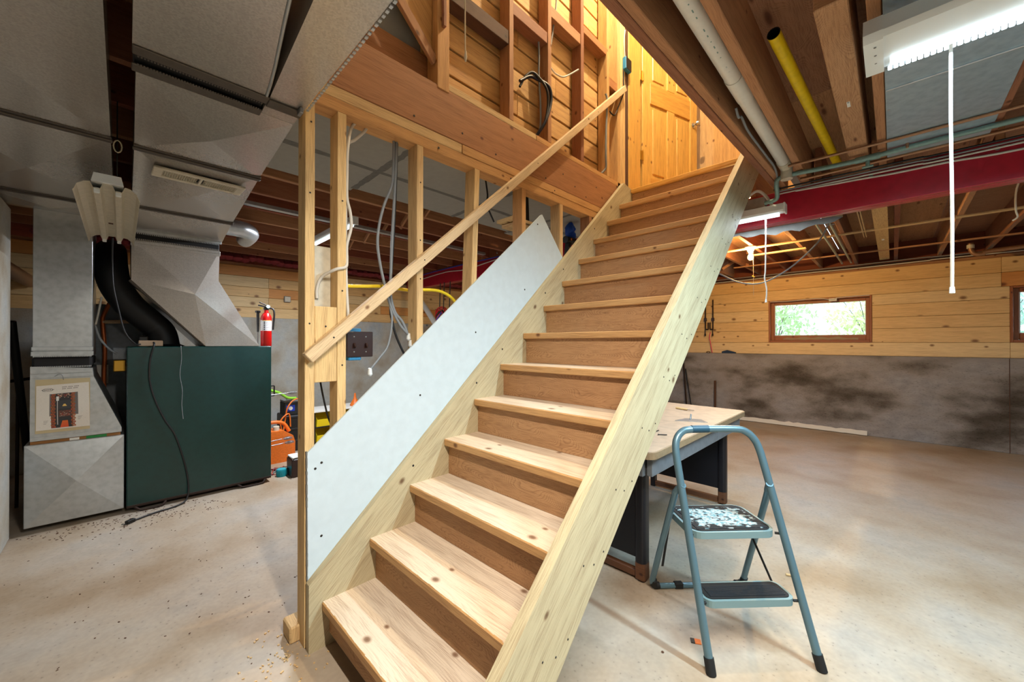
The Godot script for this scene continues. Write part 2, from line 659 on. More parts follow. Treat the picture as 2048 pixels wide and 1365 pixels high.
	M.cable_white = plain(Color(0.80, 0.79, 0.76), 0.5)
	M.cable_grey = plain(Color(0.50, 0.52, 0.54), 0.5)
	M.cable_black = plain(Color(0.04, 0.045, 0.06), 0.5)
	M.cable_blue = plain(Color(0.08, 0.20, 0.62), 0.45)
	M.navy = plain(Color(0.035, 0.05, 0.14), 0.45)
	M.cable_yellow = plain(Color(0.92, 0.80, 0.12), 0.45)
	M.cable_red = plain(Color(0.70, 0.08, 0.10), 0.45)
	M.pink = plain(Color(0.90, 0.25, 0.42), 0.5)
	M.string = plain(Color(0.86, 0.82, 0.72), 0.8)
	M.nail = plain(Color(0.10, 0.09, 0.08), 0.6)
	M.insulation = surfaced(Color(0.62, 0.26, 0.28), "mottle", 6.0, 1.0)
	M.lime = plain(Color(0.55, 0.80, 0.25), 0.5)
	M.cardboard = plain(Color(0.55, 0.38, 0.20), 0.8)
	M.green_tape = plain(Color(0.05, 0.50, 0.22), 0.5)
	M.bark = surfaced(Color(0.36, 0.32, 0.28), "mottle", 5.0, 0.9)
	M.glass = plain(Color(0.92, 0.97, 0.96, 0.08), 0.03)
	M.glass.transparency = BaseMaterial3D.TRANSPARENCY_ALPHA
	M.tube_glow = glowing(Color(0.93, 0.98, 1.0), 1.7)
	M.led_glow = glowing(Color(0.86, 0.96, 1.0), 7.0)
	M.bulb_glow = glowing(Color(1.0, 0.86, 0.55), 10.0)


# ---------------------------------------------------------------- the room

func plank_row(wall: Node3D, along_x: bool, face: float, y0: float, y1: float, spans: Array, tones: Array) -> void:
	for s in spans:
		var m: Material = tones[rng.randi() % tones.size()] if s.size() < 3 else s[2]
		var lap := 0.0035 * rng.randf()
		if along_x:
			span(wall, "plank", Vector3(s[0] + 0.001, y0 + 0.0015, face - 0.02), Vector3(s[1] - 0.001, y1 - 0.0015, face + lap), m, 0.003)
		else:
			span(wall, "plank", Vector3(face - 0.02, y0 + 0.0015, s[0] + 0.001), Vector3(face + lap, y1 - 0.0015, s[1] - 0.001), m, 0.003)


func shell() -> void:
	var f := structure("floor")
	var st := new_st()
	box(st, Vector3(-1.4, -0.1, -2.2), Vector3(10.2, 0.2, 11.2))
	put(f, "slab", st, M.floor)

	# back wall: concrete to 1.09 m, knotty pine above
	var wb := structure("wall_back")
	span(wb, "concrete", Vector3(-6.25, 0, BACK - 0.3), Vector3(3.7, 1.09, BACK + 0.045), M.concrete, 0.004)
	st = new_st()
	for r in [[-6.25, 3.7, 1.09, 1.272], [-6.25, -1.4, 1.272, 1.922], [-0.205, 0.96, 1.272, 1.922], [2.155, 3.7, 1.272, 1.922], [-6.25, 3.7, 1.922, 2.267]]:
		box(st, Vector3((r[0] + r[1]) / 2, (r[2] + r[3]) / 2, BACK - 0.16), Vector3(r[1] - r[0], r[3] - r[2], 0.27))
	put(wb, "framing", st, M.joist)
	var ys := [1.09, 1.272, 1.458, 1.61, 1.78, 1.922, 2.087, 2.267]
	var tones := [M.pine, M.pine, M.pine_b, M.pine_c]
	for i in 7:
		var sp := []
		if i >= 1 and i <= 4:
			sp = [[-5.98, -4.1], [-4.1, -1.4], [-0.205, 0.96], [2.155, 3.5]]
			if i == 3:
				sp[1] = [-4.1, -1.4, M.pine_c]
		elif i == 5:
			sp = [[-5.98, -3.2], [-3.2, 0.9, M.pine], [0.9, 3.5, M.pine_dark]]
		elif i == 6:
			sp = [[-5.98, -2.6], [-2.6, 0.9, M.pine_b], [0.9, 3.5, M.pine]]
		else:
			sp = [[-5.98, -3.6], [-3.6, 0.96, M.pine_c], [0.96, 3.5, M.pine_c]]
		plank_row(wb, true, BACK, ys[i], ys[i + 1], sp, tones)
	span(wb, "sill_plate", Vector3(-6.0, 2.267, BACK - 0.16), Vector3(3.5, 2.305, BACK - 0.02), M.joist_b)
	span(wb, "rim_joist", Vector3(-6.0, 2.305, BACK - 0.3), Vector3(3.5, UPPER, BACK - 0.26), M.joist_dark)
	# a formwork joint down the concrete
	span(wb, "joint", Vector3(0.945, 0.0, BACK + 0.044), Vector3(0.951, 1.085, BACK + 0.0475), M.old_dark, 0.0)

	# left wall: tall concrete, pine above
	var wl := structure("wall_left")
	span(wl, "concrete", Vector3(LEFT - 0.3, 0, BACK), Vector3(LEFT + 0.04, 1.6, 3.3), M.concrete_pale, 0.004)
	st = new_st()
	box(st, Vector3(LEFT - 0.16, 1.93, -2.0), Vector3(0.27, 0.67, 10.5))
	put(wl, "framing", st, M.joist)
	var yl := [1.6, 1.735, 1.87, 2.0, 2.135, 2.267]
	for i in 5:
		var cut := -4.6 + (i * 7 % 5) * 0.8
		plank_row(wl, false, LEFT, yl[i], yl[i + 1], [[BACK, cut], [cut, -1.9 + (i % 2) * 0.5], [-1.9 + (i % 2) * 0.5, 3.2]], [M.pine, M.pine_b, M.pine_dark, M.pine_c])
	span(wl, "sill_plate", Vector3(LEFT - 0.14, 2.267, BACK), Vector3(LEFT - 0.02, 2.305, 3.2), M.joist_b)
	span(wl, "rim_joist", Vector3(LEFT - 0.3, 2.305, BACK), Vector3(LEFT - 0.26, UPPER, 3.2), M.joist_dark)

	var wr := structure("wall_right")
	span(wr, "concrete", Vector3(3.5, 0, BACK - 0.3), Vector3(3.75, UPPER, 3.4), M.concrete_pale, 0.004)
	var wf := structure("wall_front")
	span(wf, "concrete", Vector3(-6.3, 0, 3.2), Vector3(3.75, UPPER, 3.45), M.concrete_pale, 0.004)
	var wn := structure("wall_near", "rough concrete pier at the left edge beside the duct")
	span(wn, "concrete", Vector3(-4.05, 0, 0.5), Vector3(-3.45, 2.14, 1.2), M.concrete_pale, 0.012)

	window("window_1", -1.4, -0.205)
	window("window_2", 0.96, 2.155)


func window(called: String, x0: float, x1: float) -> void:
	var w := structure(called)
	var y0 := 1.272
	var y1 := 1.922
	var zf := BACK + 0.012
	# jamb boards lining the opening
	for r in [[x0, x0 + 0.022, y0, y1], [x1 - 0.022, x1, y0, y1], [x0 + 0.022, x1 - 0.022, y1 - 0.022, y1], [x0 + 0.022, x1 - 0.022, y0, y0 + 0.03]]:
		span(w, "jamb", Vector3(r[0], r[2], BACK - 0.2), Vector3(r[1], r[3], zf), M.window_wood, 0.003)
	var a := x0 + 0.022
	var b := x1 - 0.022
	var s0 := y0 + 0.03
	var s1 := y1 - 0.022
	for r in [[a, a + 0.05, s0, s1], [b - 0.04, b, s0, s1], [a + 0.05, b - 0.04, s1 - 0.045, s1], [a + 0.05, b - 0.04, s0, s0 + 0.075]]:
		span(w, "sash", Vector3(r[0], r[2], BACK - 0.085), Vector3(r[1], r[3], BACK - 0.045), M.window_wood, 0.004)
	# pale glazing bead and a worn bare patch of wood along the bottom rail
	for r in [[a + 0.05, a + 0.058, s0 + 0.075, s1 - 0.045], [b - 0.048, b - 0.04, s0 + 0.075, s1 - 0.045], [a + 0.058, b - 0.048, s1 - 0.053, s1 - 0.045], [a + 0.058, b - 0.048, s0 + 0.075, s0 + 0.083]]:
		span(w, "bead", Vector3(r[0], r[2], BACK - 0.07), Vector3(r[1], r[3], BACK - 0.052), M.white, 0.001)
	var st := new_st()
	var n := 16
	var poly := PackedVector2Array()
	for i in n + 1:
		poly.append(Vector2(lerpf(a + 0.16, b - 0.12, float(i) / n), s0 + 0.012 + 0.004 * sin(i * 2.3)))
	for i in range(n, -1, -1):
		poly.append(Vector2(lerpf(a + 0.16, b - 0.12, float(i) / n), s0 + 0.048 + 0.009 * sin(i * 1.7) - 0.018 * pow(absf(i - 8.0) / 8.0, 3.0)))
	prism(st, poly, BACK - 0.046, BACK - 0.0442, Transform3D(XY, Vector3.ZERO))
	put(w, "worn_patch", st, plain(Color(0.62, 0.55, 0.44), 0.8))
	span(w, "pane", Vector3(a + 0.045, s0 + 0.07, BACK - 0.068), Vector3(b - 0.035, s1 - 0.04, BACK - 0.064), M.glass, 0.0)
	# loose weatherstrip curling along the top
	if called == "window_1":
		st = new_st()
		tube(st, smooth_path([Vector3(a, s1 + 0.01, BACK + 0.014), Vector3(-1.1, s1 + 0.006, BACK + 0.018), Vector3(-0.8, s1 + 0.018, BACK + 0.02), Vector3(-0.62, s1 - 0.012, BACK + 0.03), Vector3(-0.55, s1 + 0.012, BACK + 0.02), Vector3(b, s1 + 0.02, BACK + 0.014)], 8), 0.006, 6)
		put(w, "weatherstrip", st, M.cable_white)
		span(w, "flap", Vector3(-0.66, s1 - 0.035, BACK + 0.02), Vector3(-0.57, s1 + 0.008, BACK + 0.026), M.paper, 0.001)


# ---------------------------------------------------------------- framed wall along the stair

func stair_wall() -> void:
	var w := structure("wall_stairwell", "open stud wall along the staircase")
	var x0 := -1.829
	var x1 := -1.74
	# studs: far face z at bottom, at top, foot height, top height
	var rows := [[-0.575, -0.575, 0.0, 2.292, M.stud], [-0.707, -0.707, 0.0395, 2.292, M.stud], [-1.105, -1.105, 0.0395, 2.292, M.stud_b], [-1.408, -1.492, 0.0395, 2.292, M.stud], [-1.895, -1.895, 0.0395, 2.292, M.plate], [-2.3, -2.3, 0.0395, 2.292, M.stud_b], [-2.688, -2.688, 0.0395, 2.292, M.joist_b]]
	for r in rows:
		beam(w, "stud", Vector3((x0 + x1) / 2, r[2], r[0] + 0.019), Vector3((x0 + x1) / 2, r[3], r[1] + 0.019), 0.038, 0.089, r[4], Vector3.BACK)
	span(w, "bottom_plate", Vector3(x0, 0, -3.0), Vector3(x1, 0.038, -0.577), M.stud_b)
	# doubled top plate, the upper one spliced
	span(w, "top_plate", Vector3(x0, 2.292, -3.3), Vector3(x1, 2.346, -0.53), M.plate)
	span(w, "top_plate", Vector3(x0, 2.3465, -3.3), Vector3(x1 + 0.002, 2.398, -1.36), M.plate)
	span(w, "top_plate", Vector3(x0, 2.3465, -1.358), Vector3(x1, 2.398, -0.53), M.stud_b)
	# plywood filler between the first two studs and a cream board above it
	span(w, "filler_panel", Vector3(-1.80, 1.10, -0.668), Vector3(-1.742, 1.425, -0.577), M.stud, 0.002)
	span(w, "filler_strip", Vector3(-1.79, 1.10, -0.583), Vector3(-1.744, 1.42, -0.576), M.stud_b, 0.001)
	span(w, "cream_board", Vector3(-1.835, 1.425, -0.668), Vector3(-1.815, 1.70, -0.577), M.enamel, 0.002)
	# broken block at the foot of the corner stud
	span(w, "block", Vector3(-1.90, 0, -0.60), Vector3(-1.80, 0.07, -0.50), M.stud_b, 0.006)
	# rim joist over the wall
	span(w, "rim_joist", Vector3(-1.778, 2.4, -3.36), Vector3(-1.739, 2.661, -0.35), M.rim, 0.003)
	for p in [[2.43, -1.05], [2.46, -1.36], [2.43, -1.62], [2.44, -1.9], [2.43, -2.1], [2.52, -2.3], [2.43, -2.6], [2.55, -2.75], [2.47, -2.45], [2.32, -1.2], [2.32, -1.75], [2.37, -2.2]]:
		head(w, "nail", Vector3(-1.738 if p[0] > 2.4 else -1.7385, p[0], p[1]), Vector3.RIGHT, 0.006, M.nail)
	for p in [[0.7, -0.556], [1.35, -0.555], [1.9, -0.556], [2.2, -0.56], [1.9, -0.69], [1.3, -0.688], [1.17, -0.69], [1.5, -0.69], [1.34, -0.62], [2.1, -1.088], [1.8, -1.087], [1.6, -1.088], [2.0, -1.47]]:
		head(w, "nail", Vector3(-1.739, p[0], p[1]), Vector3.RIGHT, 0.004, M.nail)

	# the drywall offcut screwed over the studs
	var d := thing("drywall_panel", "pale blue-white drywall offcut slanting along the left side of the stairs", "drywall")
	var st := new_st()
	var poly := PackedVector2Array([Vector2(-0.543, 0.81), Vector2(-2.04, 2.155), Vector2(-2.05, 2.158), Vector2(-2.283, 1.893), Vector2(-0.546, 0.277)])
	prism(st, poly, -1.7395, -1.7285, Transform3D(ZY, Vector3.ZERO))
	put(d, "sheet", st, M.drywall)
	st = new_st()
	for i in 40:
		var t := i / 39.0
		var p := Vector2(-0.543, 0.81).lerp(Vector2(-0.546, 0.28), t)
		box(st, Vector3(-1.734, p.y, p.x + 0.001), Vector3(0.0118, 0.014, 0.003 + 0.003 * rng.randf()))
	put(d, "torn_edge", st, M.compound)
	for p in [[0.74, -0.575], [0.76, -0.60], [1.36, -1.12], [1.82, -1.62], [2.08, -2.0], [1.33, -1.45], [0.45, -0.6], [1.62, -1.87], [1.0, -1.08]]:
		head(d, "screw", Vector3(-1.728, p[0], p[1]), Vector3.RIGHT, 0.0055, M.nail)

	# handrail
	var h := thing("handrail", "bare square wooden handrail rising along the stud wall", "handrail")
	var u := Vector3(0, 0.66525, -0.74661)
	var a := Vector3(-1.717, 1.212, -0.548)
	beam(h, "rail", a - u * 0.012, Vector3(-1.717, 3.557, -3.178), 0.048, 0.042, M.rail, Vector3.UP, 0.003)
	for t in [0.12, 0.72, 1.9, 2.9]:
		head(h, "nail", a + u * t + Vector3(0.0215, 0, 0), Vector3.RIGHT, 0.004, M.nail)


# ---------------------------------------------------------------- the stairwell above

func upper_wall() -> void:
	var w := structure("wall_upper", "back of board sheathing and studs above the stairs")
	# horizontal boards seen from behind, with open gaps
	var y := 2.69
	var top := 5.06
	var k := 0
	while y < top:
		var hi := minf((2.84 if k == 0 else y + 0.158) - 0.014, top)
		var cut := -2.35 + 0.5 * sin(k * 2.1)
		var tones := [M.sheath, M.sheath_b, M.sheath_c]
		span(w, "plank", Vector3(-1.862, y, cut + 0.001), Vector3(-1.840, hi, -1.16), tones[k % 3], 0.003)
		span(w, "plank", Vector3(-1.862, y, -3.4), Vector3(-1.841, hi, cut - 0.001), tones[(k + 1) % 3], 0.003)
		y = hi + 0.014
		k += 1
	var st := new_st()
	box(st, Vector3(-1.945, 3.86, -1.95), Vector3(0.012, 2.4, 3.1))
	put(w, "backing", st, M.plaster)
	span(w, "sole_plate", Vector3(-1.829, 2.6615, -2.0), Vector3(-1.74, 2.70, -1.24), M.stud_b)
	span(w, "sole_plate", Vector3(-1.829, 2.6615, -3.2), Vector3(-1.74, 2.70, -2.002), M.plate)
	for z in [[-1.779, M.joist_b], [-2.167, M.joist_b], [-2.576, M.joist], [-2.962, M.sheath]]:
		span(w, "stud", Vector3(-1.829, 2.70, z[0]), Vector3(-1.74, 5.05, z[0] + 0.040), z[1])
	span(w, "stud", Vector3(-1.835, 2.645, -1.268), Vector3(-1.736, 5.05, -1.19), M.plate)
	span(w, "stud", Vector3(-1.829, 2.66, -3.15), Vector3(-1.74, 5.05, -3.105), M.sheath_c)
	span(w, "stud", Vector3(-1.80, 2.66, -3.235), Vector3(-1.738, 5.05, -3.152), M.stud)
	span(w, "stud", Vector3(-1.79, 2.66, -3.30), Vector3(-1.744, 5.05, -3.238), M.old_dark)
	# blocking between the studs
	for b in [[-1.738, -1.27, 3.18, 3.27, M.old_dark], [-2.126, -1.78, 3.40, 3.48, M.joist], [-2.535, -2.168, 3.62, 3.70, M.joist_b], [-2.92, -2.577, 3.74, 3.80, M.rim], [-3.10, -2.963, 3.50, 3.58, M.rim]]:
		span(w, "blocking", Vector3(-1.825, b[2], b[0]), Vector3(-1.745, b[3], b[1]), b[4])
	# end of the old wall over the ducts: header board, plaster, raking plywood gusset
	span(w, "header_board", Vector3(-1.86, 2.662, -1.19), Vector3(-1.835, 2.86, -0.2), M.rim)
	span(w, "plaster", Vector3(-1.88, 2.86, -1.19), Vector3(-1.862, 3.6, -0.2), M.plaster, 0.0)
	st = new_st()
	prism(st, PackedVector2Array([Vector2(-0.99, 2.99), Vector2(-1.187, 2.80), Vector2(-1.187, 3.35), Vector2(-0.80, 3.35), Vector2(-0.72, 3.26)]), -1.80, -1.785, Transform3D(ZY, Vector3.ZERO), Vector2(0.7, 0.7))
	put(w, "gusset", st, M.sheath_b)
	beam(w, "raking_board", Vector3(-1.765, 2.79, -1.195), Vector3(-1.765, 3.32, -0.66), 0.02, 0.05, M.joist_b, Vector3.LEFT)
	span(w, "hanger_strip", Vector3(-1.736, 2.98, -1.235), Vector3(-1.715, 3.6, -1.215), M.joist)

	# the other sides of the stairwell, above the basement
	span(w, "side_wall", Vector3(-0.62, UPPER, -4.6), Vector3(-0.52, 5.06, -0.2), M.plaster, 0.0)
	span(w, "near_wall", Vector3(-1.9, UPPER, -0.3), Vector3(-0.52, 5.06, -0.2), M.plaster, 0.0)
	span(w, "end_wall", Vector3(-1.95, UPPER, -4.75), Vector3(-0.52, 5.06, -4.62), M.sheath, 0.0)
	span(w, "upper_ceiling", Vector3(-2.2, 5.06, -4.8), Vector3(-0.5, 5.14, -0.15), M.plaster, 0.0)
	span(w, "landing_wall", Vector3(-2.0, UPPER, -4.7), Vector3(-1.80, 5.06, -4.42), M.sheath, 0.0)
	span(w, "over_door", Vector3(-1.9, 4.72, -4.45), Vector3(-1.76, 5.06, -3.3), M.sheath_b, 0.0)
	span(w, "room_wall", Vector3(-2.25, UPPER, -4.6), Vector3(-2.2, 5.06, -3.2), M.plaster, 0.0)
	span(w, "landing_floor", Vector3(-2.2, 2.625, -4.75), Vector3(XR - 0.0, 2.661, -3.318), M.door_b, 0.002)
	# casing and jamb
	span(w, "casing", Vector3(-1.76, 2.662, -3.50), Vector3(-1.738, 4.72, -3.302), M.door, 0.004)
	span(w, "jamb", Vector3(-1.83, 2.662, -3.545), Vector3(-1.745, 4.72, -3.502), M.door, 0.003)

	# six-panel door, ajar
	var d := structure("door_1", "varnished pine six-panel door ajar at the top of the stairs")
	d.position = Vector3(-1.742, 2.672, -3.585)
	d.rotation.y = -deg_to_rad(17.0)
	var wd := 0.82
	var t := 0.035
	# local: -z along the door, y up, faces at +x
	var stile := 0.11
	for r in [[0.0, stile], [wd - stile, wd]]:
		span(d, "stile", Vector3(-t, 0, -r[1]), Vector3(0, 2.03, -r[0]), M.door, 0.003)
	for r in [[0.0, 0.24], [0.975, 1.18], [1.62, 1.73], [1.92, 2.03]]:
		span(d, "rail", Vector3(-t, r[0], -(wd - stile)), Vector3(0, r[1], -stile), M.door_b, 0.003)
	var mid := wd / 2
	for r in [[0.24, 0.975], [1.18, 1.62], [1.73, 1.92]]:
		span(d, "mullion", Vector3(-t, r[0], -mid - 0.055), Vector3(0, r[1], -mid + 0.055), M.door, 0.003)
		for c in [[stile, mid - 0.055], [mid + 0.055, wd - stile]]:
			span(d, "panel", Vector3(-t + 0.012, r[0], -c[1]), Vector3(-0.014, r[1], -c[0]), M.door, 0.0)
			span(d, "panel_field", Vector3(-0.02, r[0] + 0.04, -c[1] + 0.04), Vector3(-0.005, r[1] - 0.04, -c[0] - 0.04), M.door, 0.008)
	for y2 in [0.43, 1.21]:
		var hg := new_st()
		box(hg, Vector3(0.004, y2, 0.012), Vector3(0.004, 0.09, 0.05), 0.001)
		tube(hg, line(Vector3(0.01, y2 - 0.05, 0.006), Vector3(0.01, y2 + 0.05, 0.006)), 0.006, 8)
		put(d, "hinge", hg, M.brass)
	var kn := new_st()
	lathe(kn, [Vector2(0, 0), Vector2(0.03, 0), Vector2(0.03, 0.006), Vector2(0.011, 0.01), Vector2(0.011, 0.03), Vector2(0.024, 0.04), Vector2(0.028, 0.055), Vector2(0.02, 0.068), Vector2(0, 0.072)], 16, Transform3D(Basis(Vector3.BACK, Vector3.RIGHT, Vector3.UP), Vector3(0, 0.93, -wd + 0.06)))
	put(d, "knob", kn, M.chrome)

	# stairwell lamp upstairs
	var lamp := thing("ceiling_lamp", "warm bulb in a porcelain holder on the stairwell ceiling upstairs", "lamp", Vector3(-1.15, 5.06, -2.65))
	var ls := new_st()
	lathe(ls, [Vector2(0.055, 0), Vector2(0.055, -0.02), Vector2(0.025, -0.045), Vector2(0, -0.046)], 18)
	put(lamp, "holder", ls, M.white)
	ls = new_st()
	lathe(ls, [Vector2(0.012, -0.045), Vector2(0.018, -0.06), Vector2(0.032, -0.09), Vector2(0.03, -0.115), Vector2(0.015, -0.13), Vector2(0, -0.133)], 18)
	put(lamp, "bulb", ls, M.bulb_glow)
	bulb_lamp(lamp, "stairwell_light", Vector3(0, -0.095, 0), 0.03, 7.5, Color(1.0, 0.89, 0.72))


# ---------------------------------------------------------------- stairs

func staircase() -> void:
	var s := thing("staircase", "steep open wooden staircase with thirteen worn treads", "staircase")
	var nose := func(k: int) -> float: return NOSE_Z - (k - 1) * RUN
	for k in range(1, 14):
		var z: float = nose.call(k)
		var o := span(s, "tread", Vector3(XL, k * RISE - 0.036, z - RUN - 0.045), Vector3(XR, k * RISE, z), M.nosing, 0.004)
		# the walked-on face is bare, scuffed wood; the nosing keeps its varnish
		var top := new_st()
		var hx := (XR - XL) / 2.0
		var hz := (RUN + 0.045) / 2.0
		var uo := Vector2(rng.randf() * 3.0, 0.02 + rng.randf() * 0.02)
		var y := 0.0183
		var n := 24
		for i in n:
			var x0 := lerpf(-hx, hx, float(i) / n)
			var x1 := lerpf(-hx, hx, float(i + 1) / n)
			var e0 := hz - 0.003 - 0.004 * rng.randf()
			var e1 := hz - 0.003 - 0.004 * rng.randf()
			quad(top, Vector3(x0, y, -hz), Vector3(x1, y, -hz), Vector3(x1, y, e1), Vector3(x0, y, e0), Vector3.UP, uo + Vector2(x0, -hz + 0.13), uo + Vector2(x1, -hz + 0.13), uo + Vector2(x1, e1 + 0.13), uo + Vector2(x0, e0 + 0.13))
		var am: ArrayMesh = top.commit(o.mesh)
		o.material_override = null
		am.surface_set_material(0, M.nosing)
		am.surface_set_material(1, M.tread if k % 2 else M.tread_b)
	for k in range(1, 15):
		var z: float = nose.call(k)
		span(s, "riser", Vector3(XL, (k - 1) * RISE + (0.05 if k == 1 else 0.001), z - 0.048), Vector3(XR, k * RISE - 0.0365, z - 0.030), M.riser if k % 3 else M.riser_b, 0.001)
	var zt: float = nose.call(14)
	span(s, "landing_nosing", Vector3(XL, UPPER - 0.032, zt - 0.07), Vector3(XR, UPPER + 0.002, zt), M.door_b, 0.006)
	# stringers: plumb cut at the foot, level at the head
	var m := RISE / RUN
	var f := func(z: float, off: float) -> Vector2: return Vector2(z, RISE + (NOSE_Z - z) * m + off)
	var g := Vector2(-0.7322, 0.681)
	var st := new_st()
	prism(st, PackedVector2Array([Vector2(-0.54, 0.0), f.call(-0.54, 0.135), f.call(-3.13, 0.135), Vector2(-3.262, 2.665), Vector2(-3.30, 2.62), f.call(-3.30, -0.30), Vector2(-0.709, 0.0)]), -1.7275, XL, Transform3D(ZY, Vector3.ZERO), g)
	put(s, "stringer", st, M.stringer)
	st = new_st()
	var lo := -0.22
	var zb := NOSE_Z + (RISE + lo) / m
	prism(st, PackedVector2Array([Vector2(-0.54, 0.0), f.call(-0.54, 0.14), f.call(-3.19, 0.14), f.call(-3.40, 0.02), f.call(-3.44, lo), Vector2(zb, 0.0)]), XR, -0.712, Transform3D(ZY, Vector3.ZERO), g, Vector2(0.4, 0.15))
	put(s, "stringer", st, M.stringer)
	# nails through the right stringer into each tread, and marks of old ones
	for k in range(2, 14):
		var z: float = nose.call(k)
		for i in 3:
			head(s, "nail", Vector3(-0.7118, k * RISE - 0.02 - 0.02 * (i % 2), z - 0.05 - 0.06 * i), Vector3.RIGHT, 0.0035, M.nail)
	for k in [3, 5, 6, 8, 9, 11]:
		var z: float = nose.call(k)
		head(s, "nail", Vector3(XL + 0.0006, k * RISE + 0.09, z - 0.02), Vector3.RIGHT, 0.006, M.nail)


# ---------------------------------------------------------------- joists, subfloor, beam

func ceiling_frame() -> void:
	var c := structure("ceiling", "exposed joists and plywood subfloor")
	# subfloor sheets, leaving the stairwell open
	var tones := [M.ply, M.ply_b, M.ply]
	var n := 0
	var spans_x := [[-6.25, -5.1], [-5.1, -3.9], [-3.9, -2.9], [-2.9, -1.78], [-0.565, 0.38], [0.38, 1.6], [1.6, 2.6], [2.6, 3.7]]
	for sx in spans_x:
		var z := 3.4 - 0.6 * (n % 2)
		if n % 2:
			span(c, "subfloor_sheet", Vector3(sx[0] + 0.001, DECK, 2.8), Vector3(sx[1] - 0.001, UPPER + 0.01, 3.4), tones[n % 3], 0.002)
		while z > BACK - 0.25:
			var z2 := maxf(z - 1.22, BACK - 0.3)
			span(c, "subfloor_sheet", Vector3(sx[0] + 0.001, DECK, z2 + 0.001), Vector3(sx[1] - 0.001, UPPER + 0.01, z - 0.001), tones[rng.randi() % 3], 0.002)
			z = z2
		n += 1
	span(c, "subfloor_sheet", Vector3(-1.78, DECK, BACK - 0.3), Vector3(-0.565, UPPER - 0.04, -4.75), M.ply, 0.002)
	span(c, "subfloor_sheet", Vector3(-1.78, DECK, -0.3), Vector3(-0.565, UPPER + 0.01, 3.4), M.ply, 0.002)
	span(c, "patch_board", Vector3(-0.50, DECK - 0.019, -1.55), Vector3(-0.455, DECK, -0.5), M.ply_pale, 0.002)

	# joists over the camera side, running up to the beam
	beam(c, "trimmer", Vector3(-0.675, 2.52, -0.9), Vector3(-0.602, 2.52, -3.44), 0.24, 0.038, M.joist, Vector3.UP, 0.003)
	beam(c, "trimmer", Vector3(-0.6365, 2.521, -0.9), Vector3(-0.563, 2.521, -3.44), 0.238, 0.037, M.joist_b, Vector3.UP, 0.003)
	for j in [[-0.452, -0.412, M.joist_b], [-0.062, -0.024, M.joist_b], [0.362, 0.40, M.joist], [0.76, 0.80, M.joist], [1.17, 1.21, M.joist], [1.57, 1.61, M.joist], [1.98, 2.02, M.joist], [2.38, 2.42, M.joist], [2.8, 2.84, M.joist], [3.2, 3.24, M.joist]]:
		span(c, "joist", Vector3(j[0], JOIST, -3.6), Vector3(j[1], DECK, 3.2), j[2])
	span(c, "joist", Vector3(-0.192, JOIST, -3.6), Vector3(-0.102, DECK, -1.66), M.ply, 0.003)
	var st := new_st()
	box(st, Vector3(-0.147, JOIST - 0.0006, -2.42), Vector3(0.012, 0.001, 0.055))
	put(c, "sticker", st, M.paper)
	st = new_st()
	for i in 6:
		box(st, Vector3(-0.150 + 0.0012 * i, JOIST - 0.0013, -2.40), Vector3(0.0006, 0.0004, 0.012))
	put(c, "sticker_print", st, M.black)
	# camera side, left of the stair
	for i in 11:
		var x := -2.19 - i * 0.406
		if x < -5.95:
			continue
		span(c, "joist", Vector3(x - 0.038, JOIST, -3.44), Vector3(x, DECK, 3.2), [M.joist, M.joist_dark, M.joist_b][i % 3])
	span(c, "stair_header", Vector3(-1.74, JOIST, -0.34), Vector3(-0.6, DECK, -0.30), M.joist)
	for x in [-1.55, -1.15, -0.9]:
		span(c, "joist", Vector3(x - 0.038, JOIST, -0.30), Vector3(x, DECK, 3.2), M.joist_dark)
	# beyond the beam
	for i in 13:
		var x := -5.97 + i * 0.4
		span(c, "joist", Vector3(x - 0.02, JOIST, BACK - 0.26), Vector3(x + 0.018, DECK, -3.45), [M.joist_dark, M.joist_b, M.joist][i % 3])
	for i in 9:
		var x := -0.77 + i * 0.4
		span(c, "joist", Vector3(x - 0.02, JOIST, BACK - 0.26), Vector3(x + 0.018, DECK, -3.45), [M.joist_b, M.joist, M.joist_dark][i % 3])
	span(c, "joist_packing", Vector3(-0.128, JOIST - 0.012, BACK - 0.02), Vector3(-0.03, JOIST - 0.001, -3.6), M.ply_pale, 0.002)
	st = new_st()
	box(st, Vector3(-0.075, JOIST - 0.0135, -5.8), Vector3(0.02, 0.001, 0.08))
	put(c, "sticker", st, M.paper)
	# strapping under the far joists and cross bridging between them
	for z in [-5.3, -6.55]:
		for i in 22:
			var x := -5.9 + i * 0.4
			if x > -1.9:
				break
			beam(c, "bridging", Vector3(x + 0.02, JOIST + 0.01, z), Vector3(x + 0.38, DECK - 0.02, z), 0.018, 0.04, M.joist_b, Vector3.BACK)
			beam(c, "bridging", Vector3(x + 0.02, DECK - 0.02, z + 0.03), Vector3(x + 0.38, JOIST + 0.01, z + 0.03), 0.018, 0.04, M.joist, Vector3.BACK)
	for i in 8:
		var x := -2.19 - i * 0.406
		beam(c, "bridging", Vector3(x - 0.05, JOIST + 0.01, -1.95), Vector3(x - 0.39, DECK - 0.02, -1.95), 0.018, 0.04, M.joist_b, Vector3.BACK)
		beam(c, "bridging", Vector3(x - 0.05, DECK - 0.02, -1.91), Vector3(x - 0.39, JOIST + 0.01, -1.91), 0.018, 0.04, M.joist_b, Vector3.BACK)
	span(c, "strapping", Vector3(-1.7, 2.385, -5.28), Vector3(2.8, 2.399, -5.22), M.stud_b)
	span(c, "strapping", Vector3(-1.7, 2.385, -6.5), Vector3(2.8, 2.399, -6.45), M.joist_b)
	span(c, "strapping", Vector3(-1.25, 2.37, -5.66), Vector3(-0.72, 2.384, -5.60), M.stud)

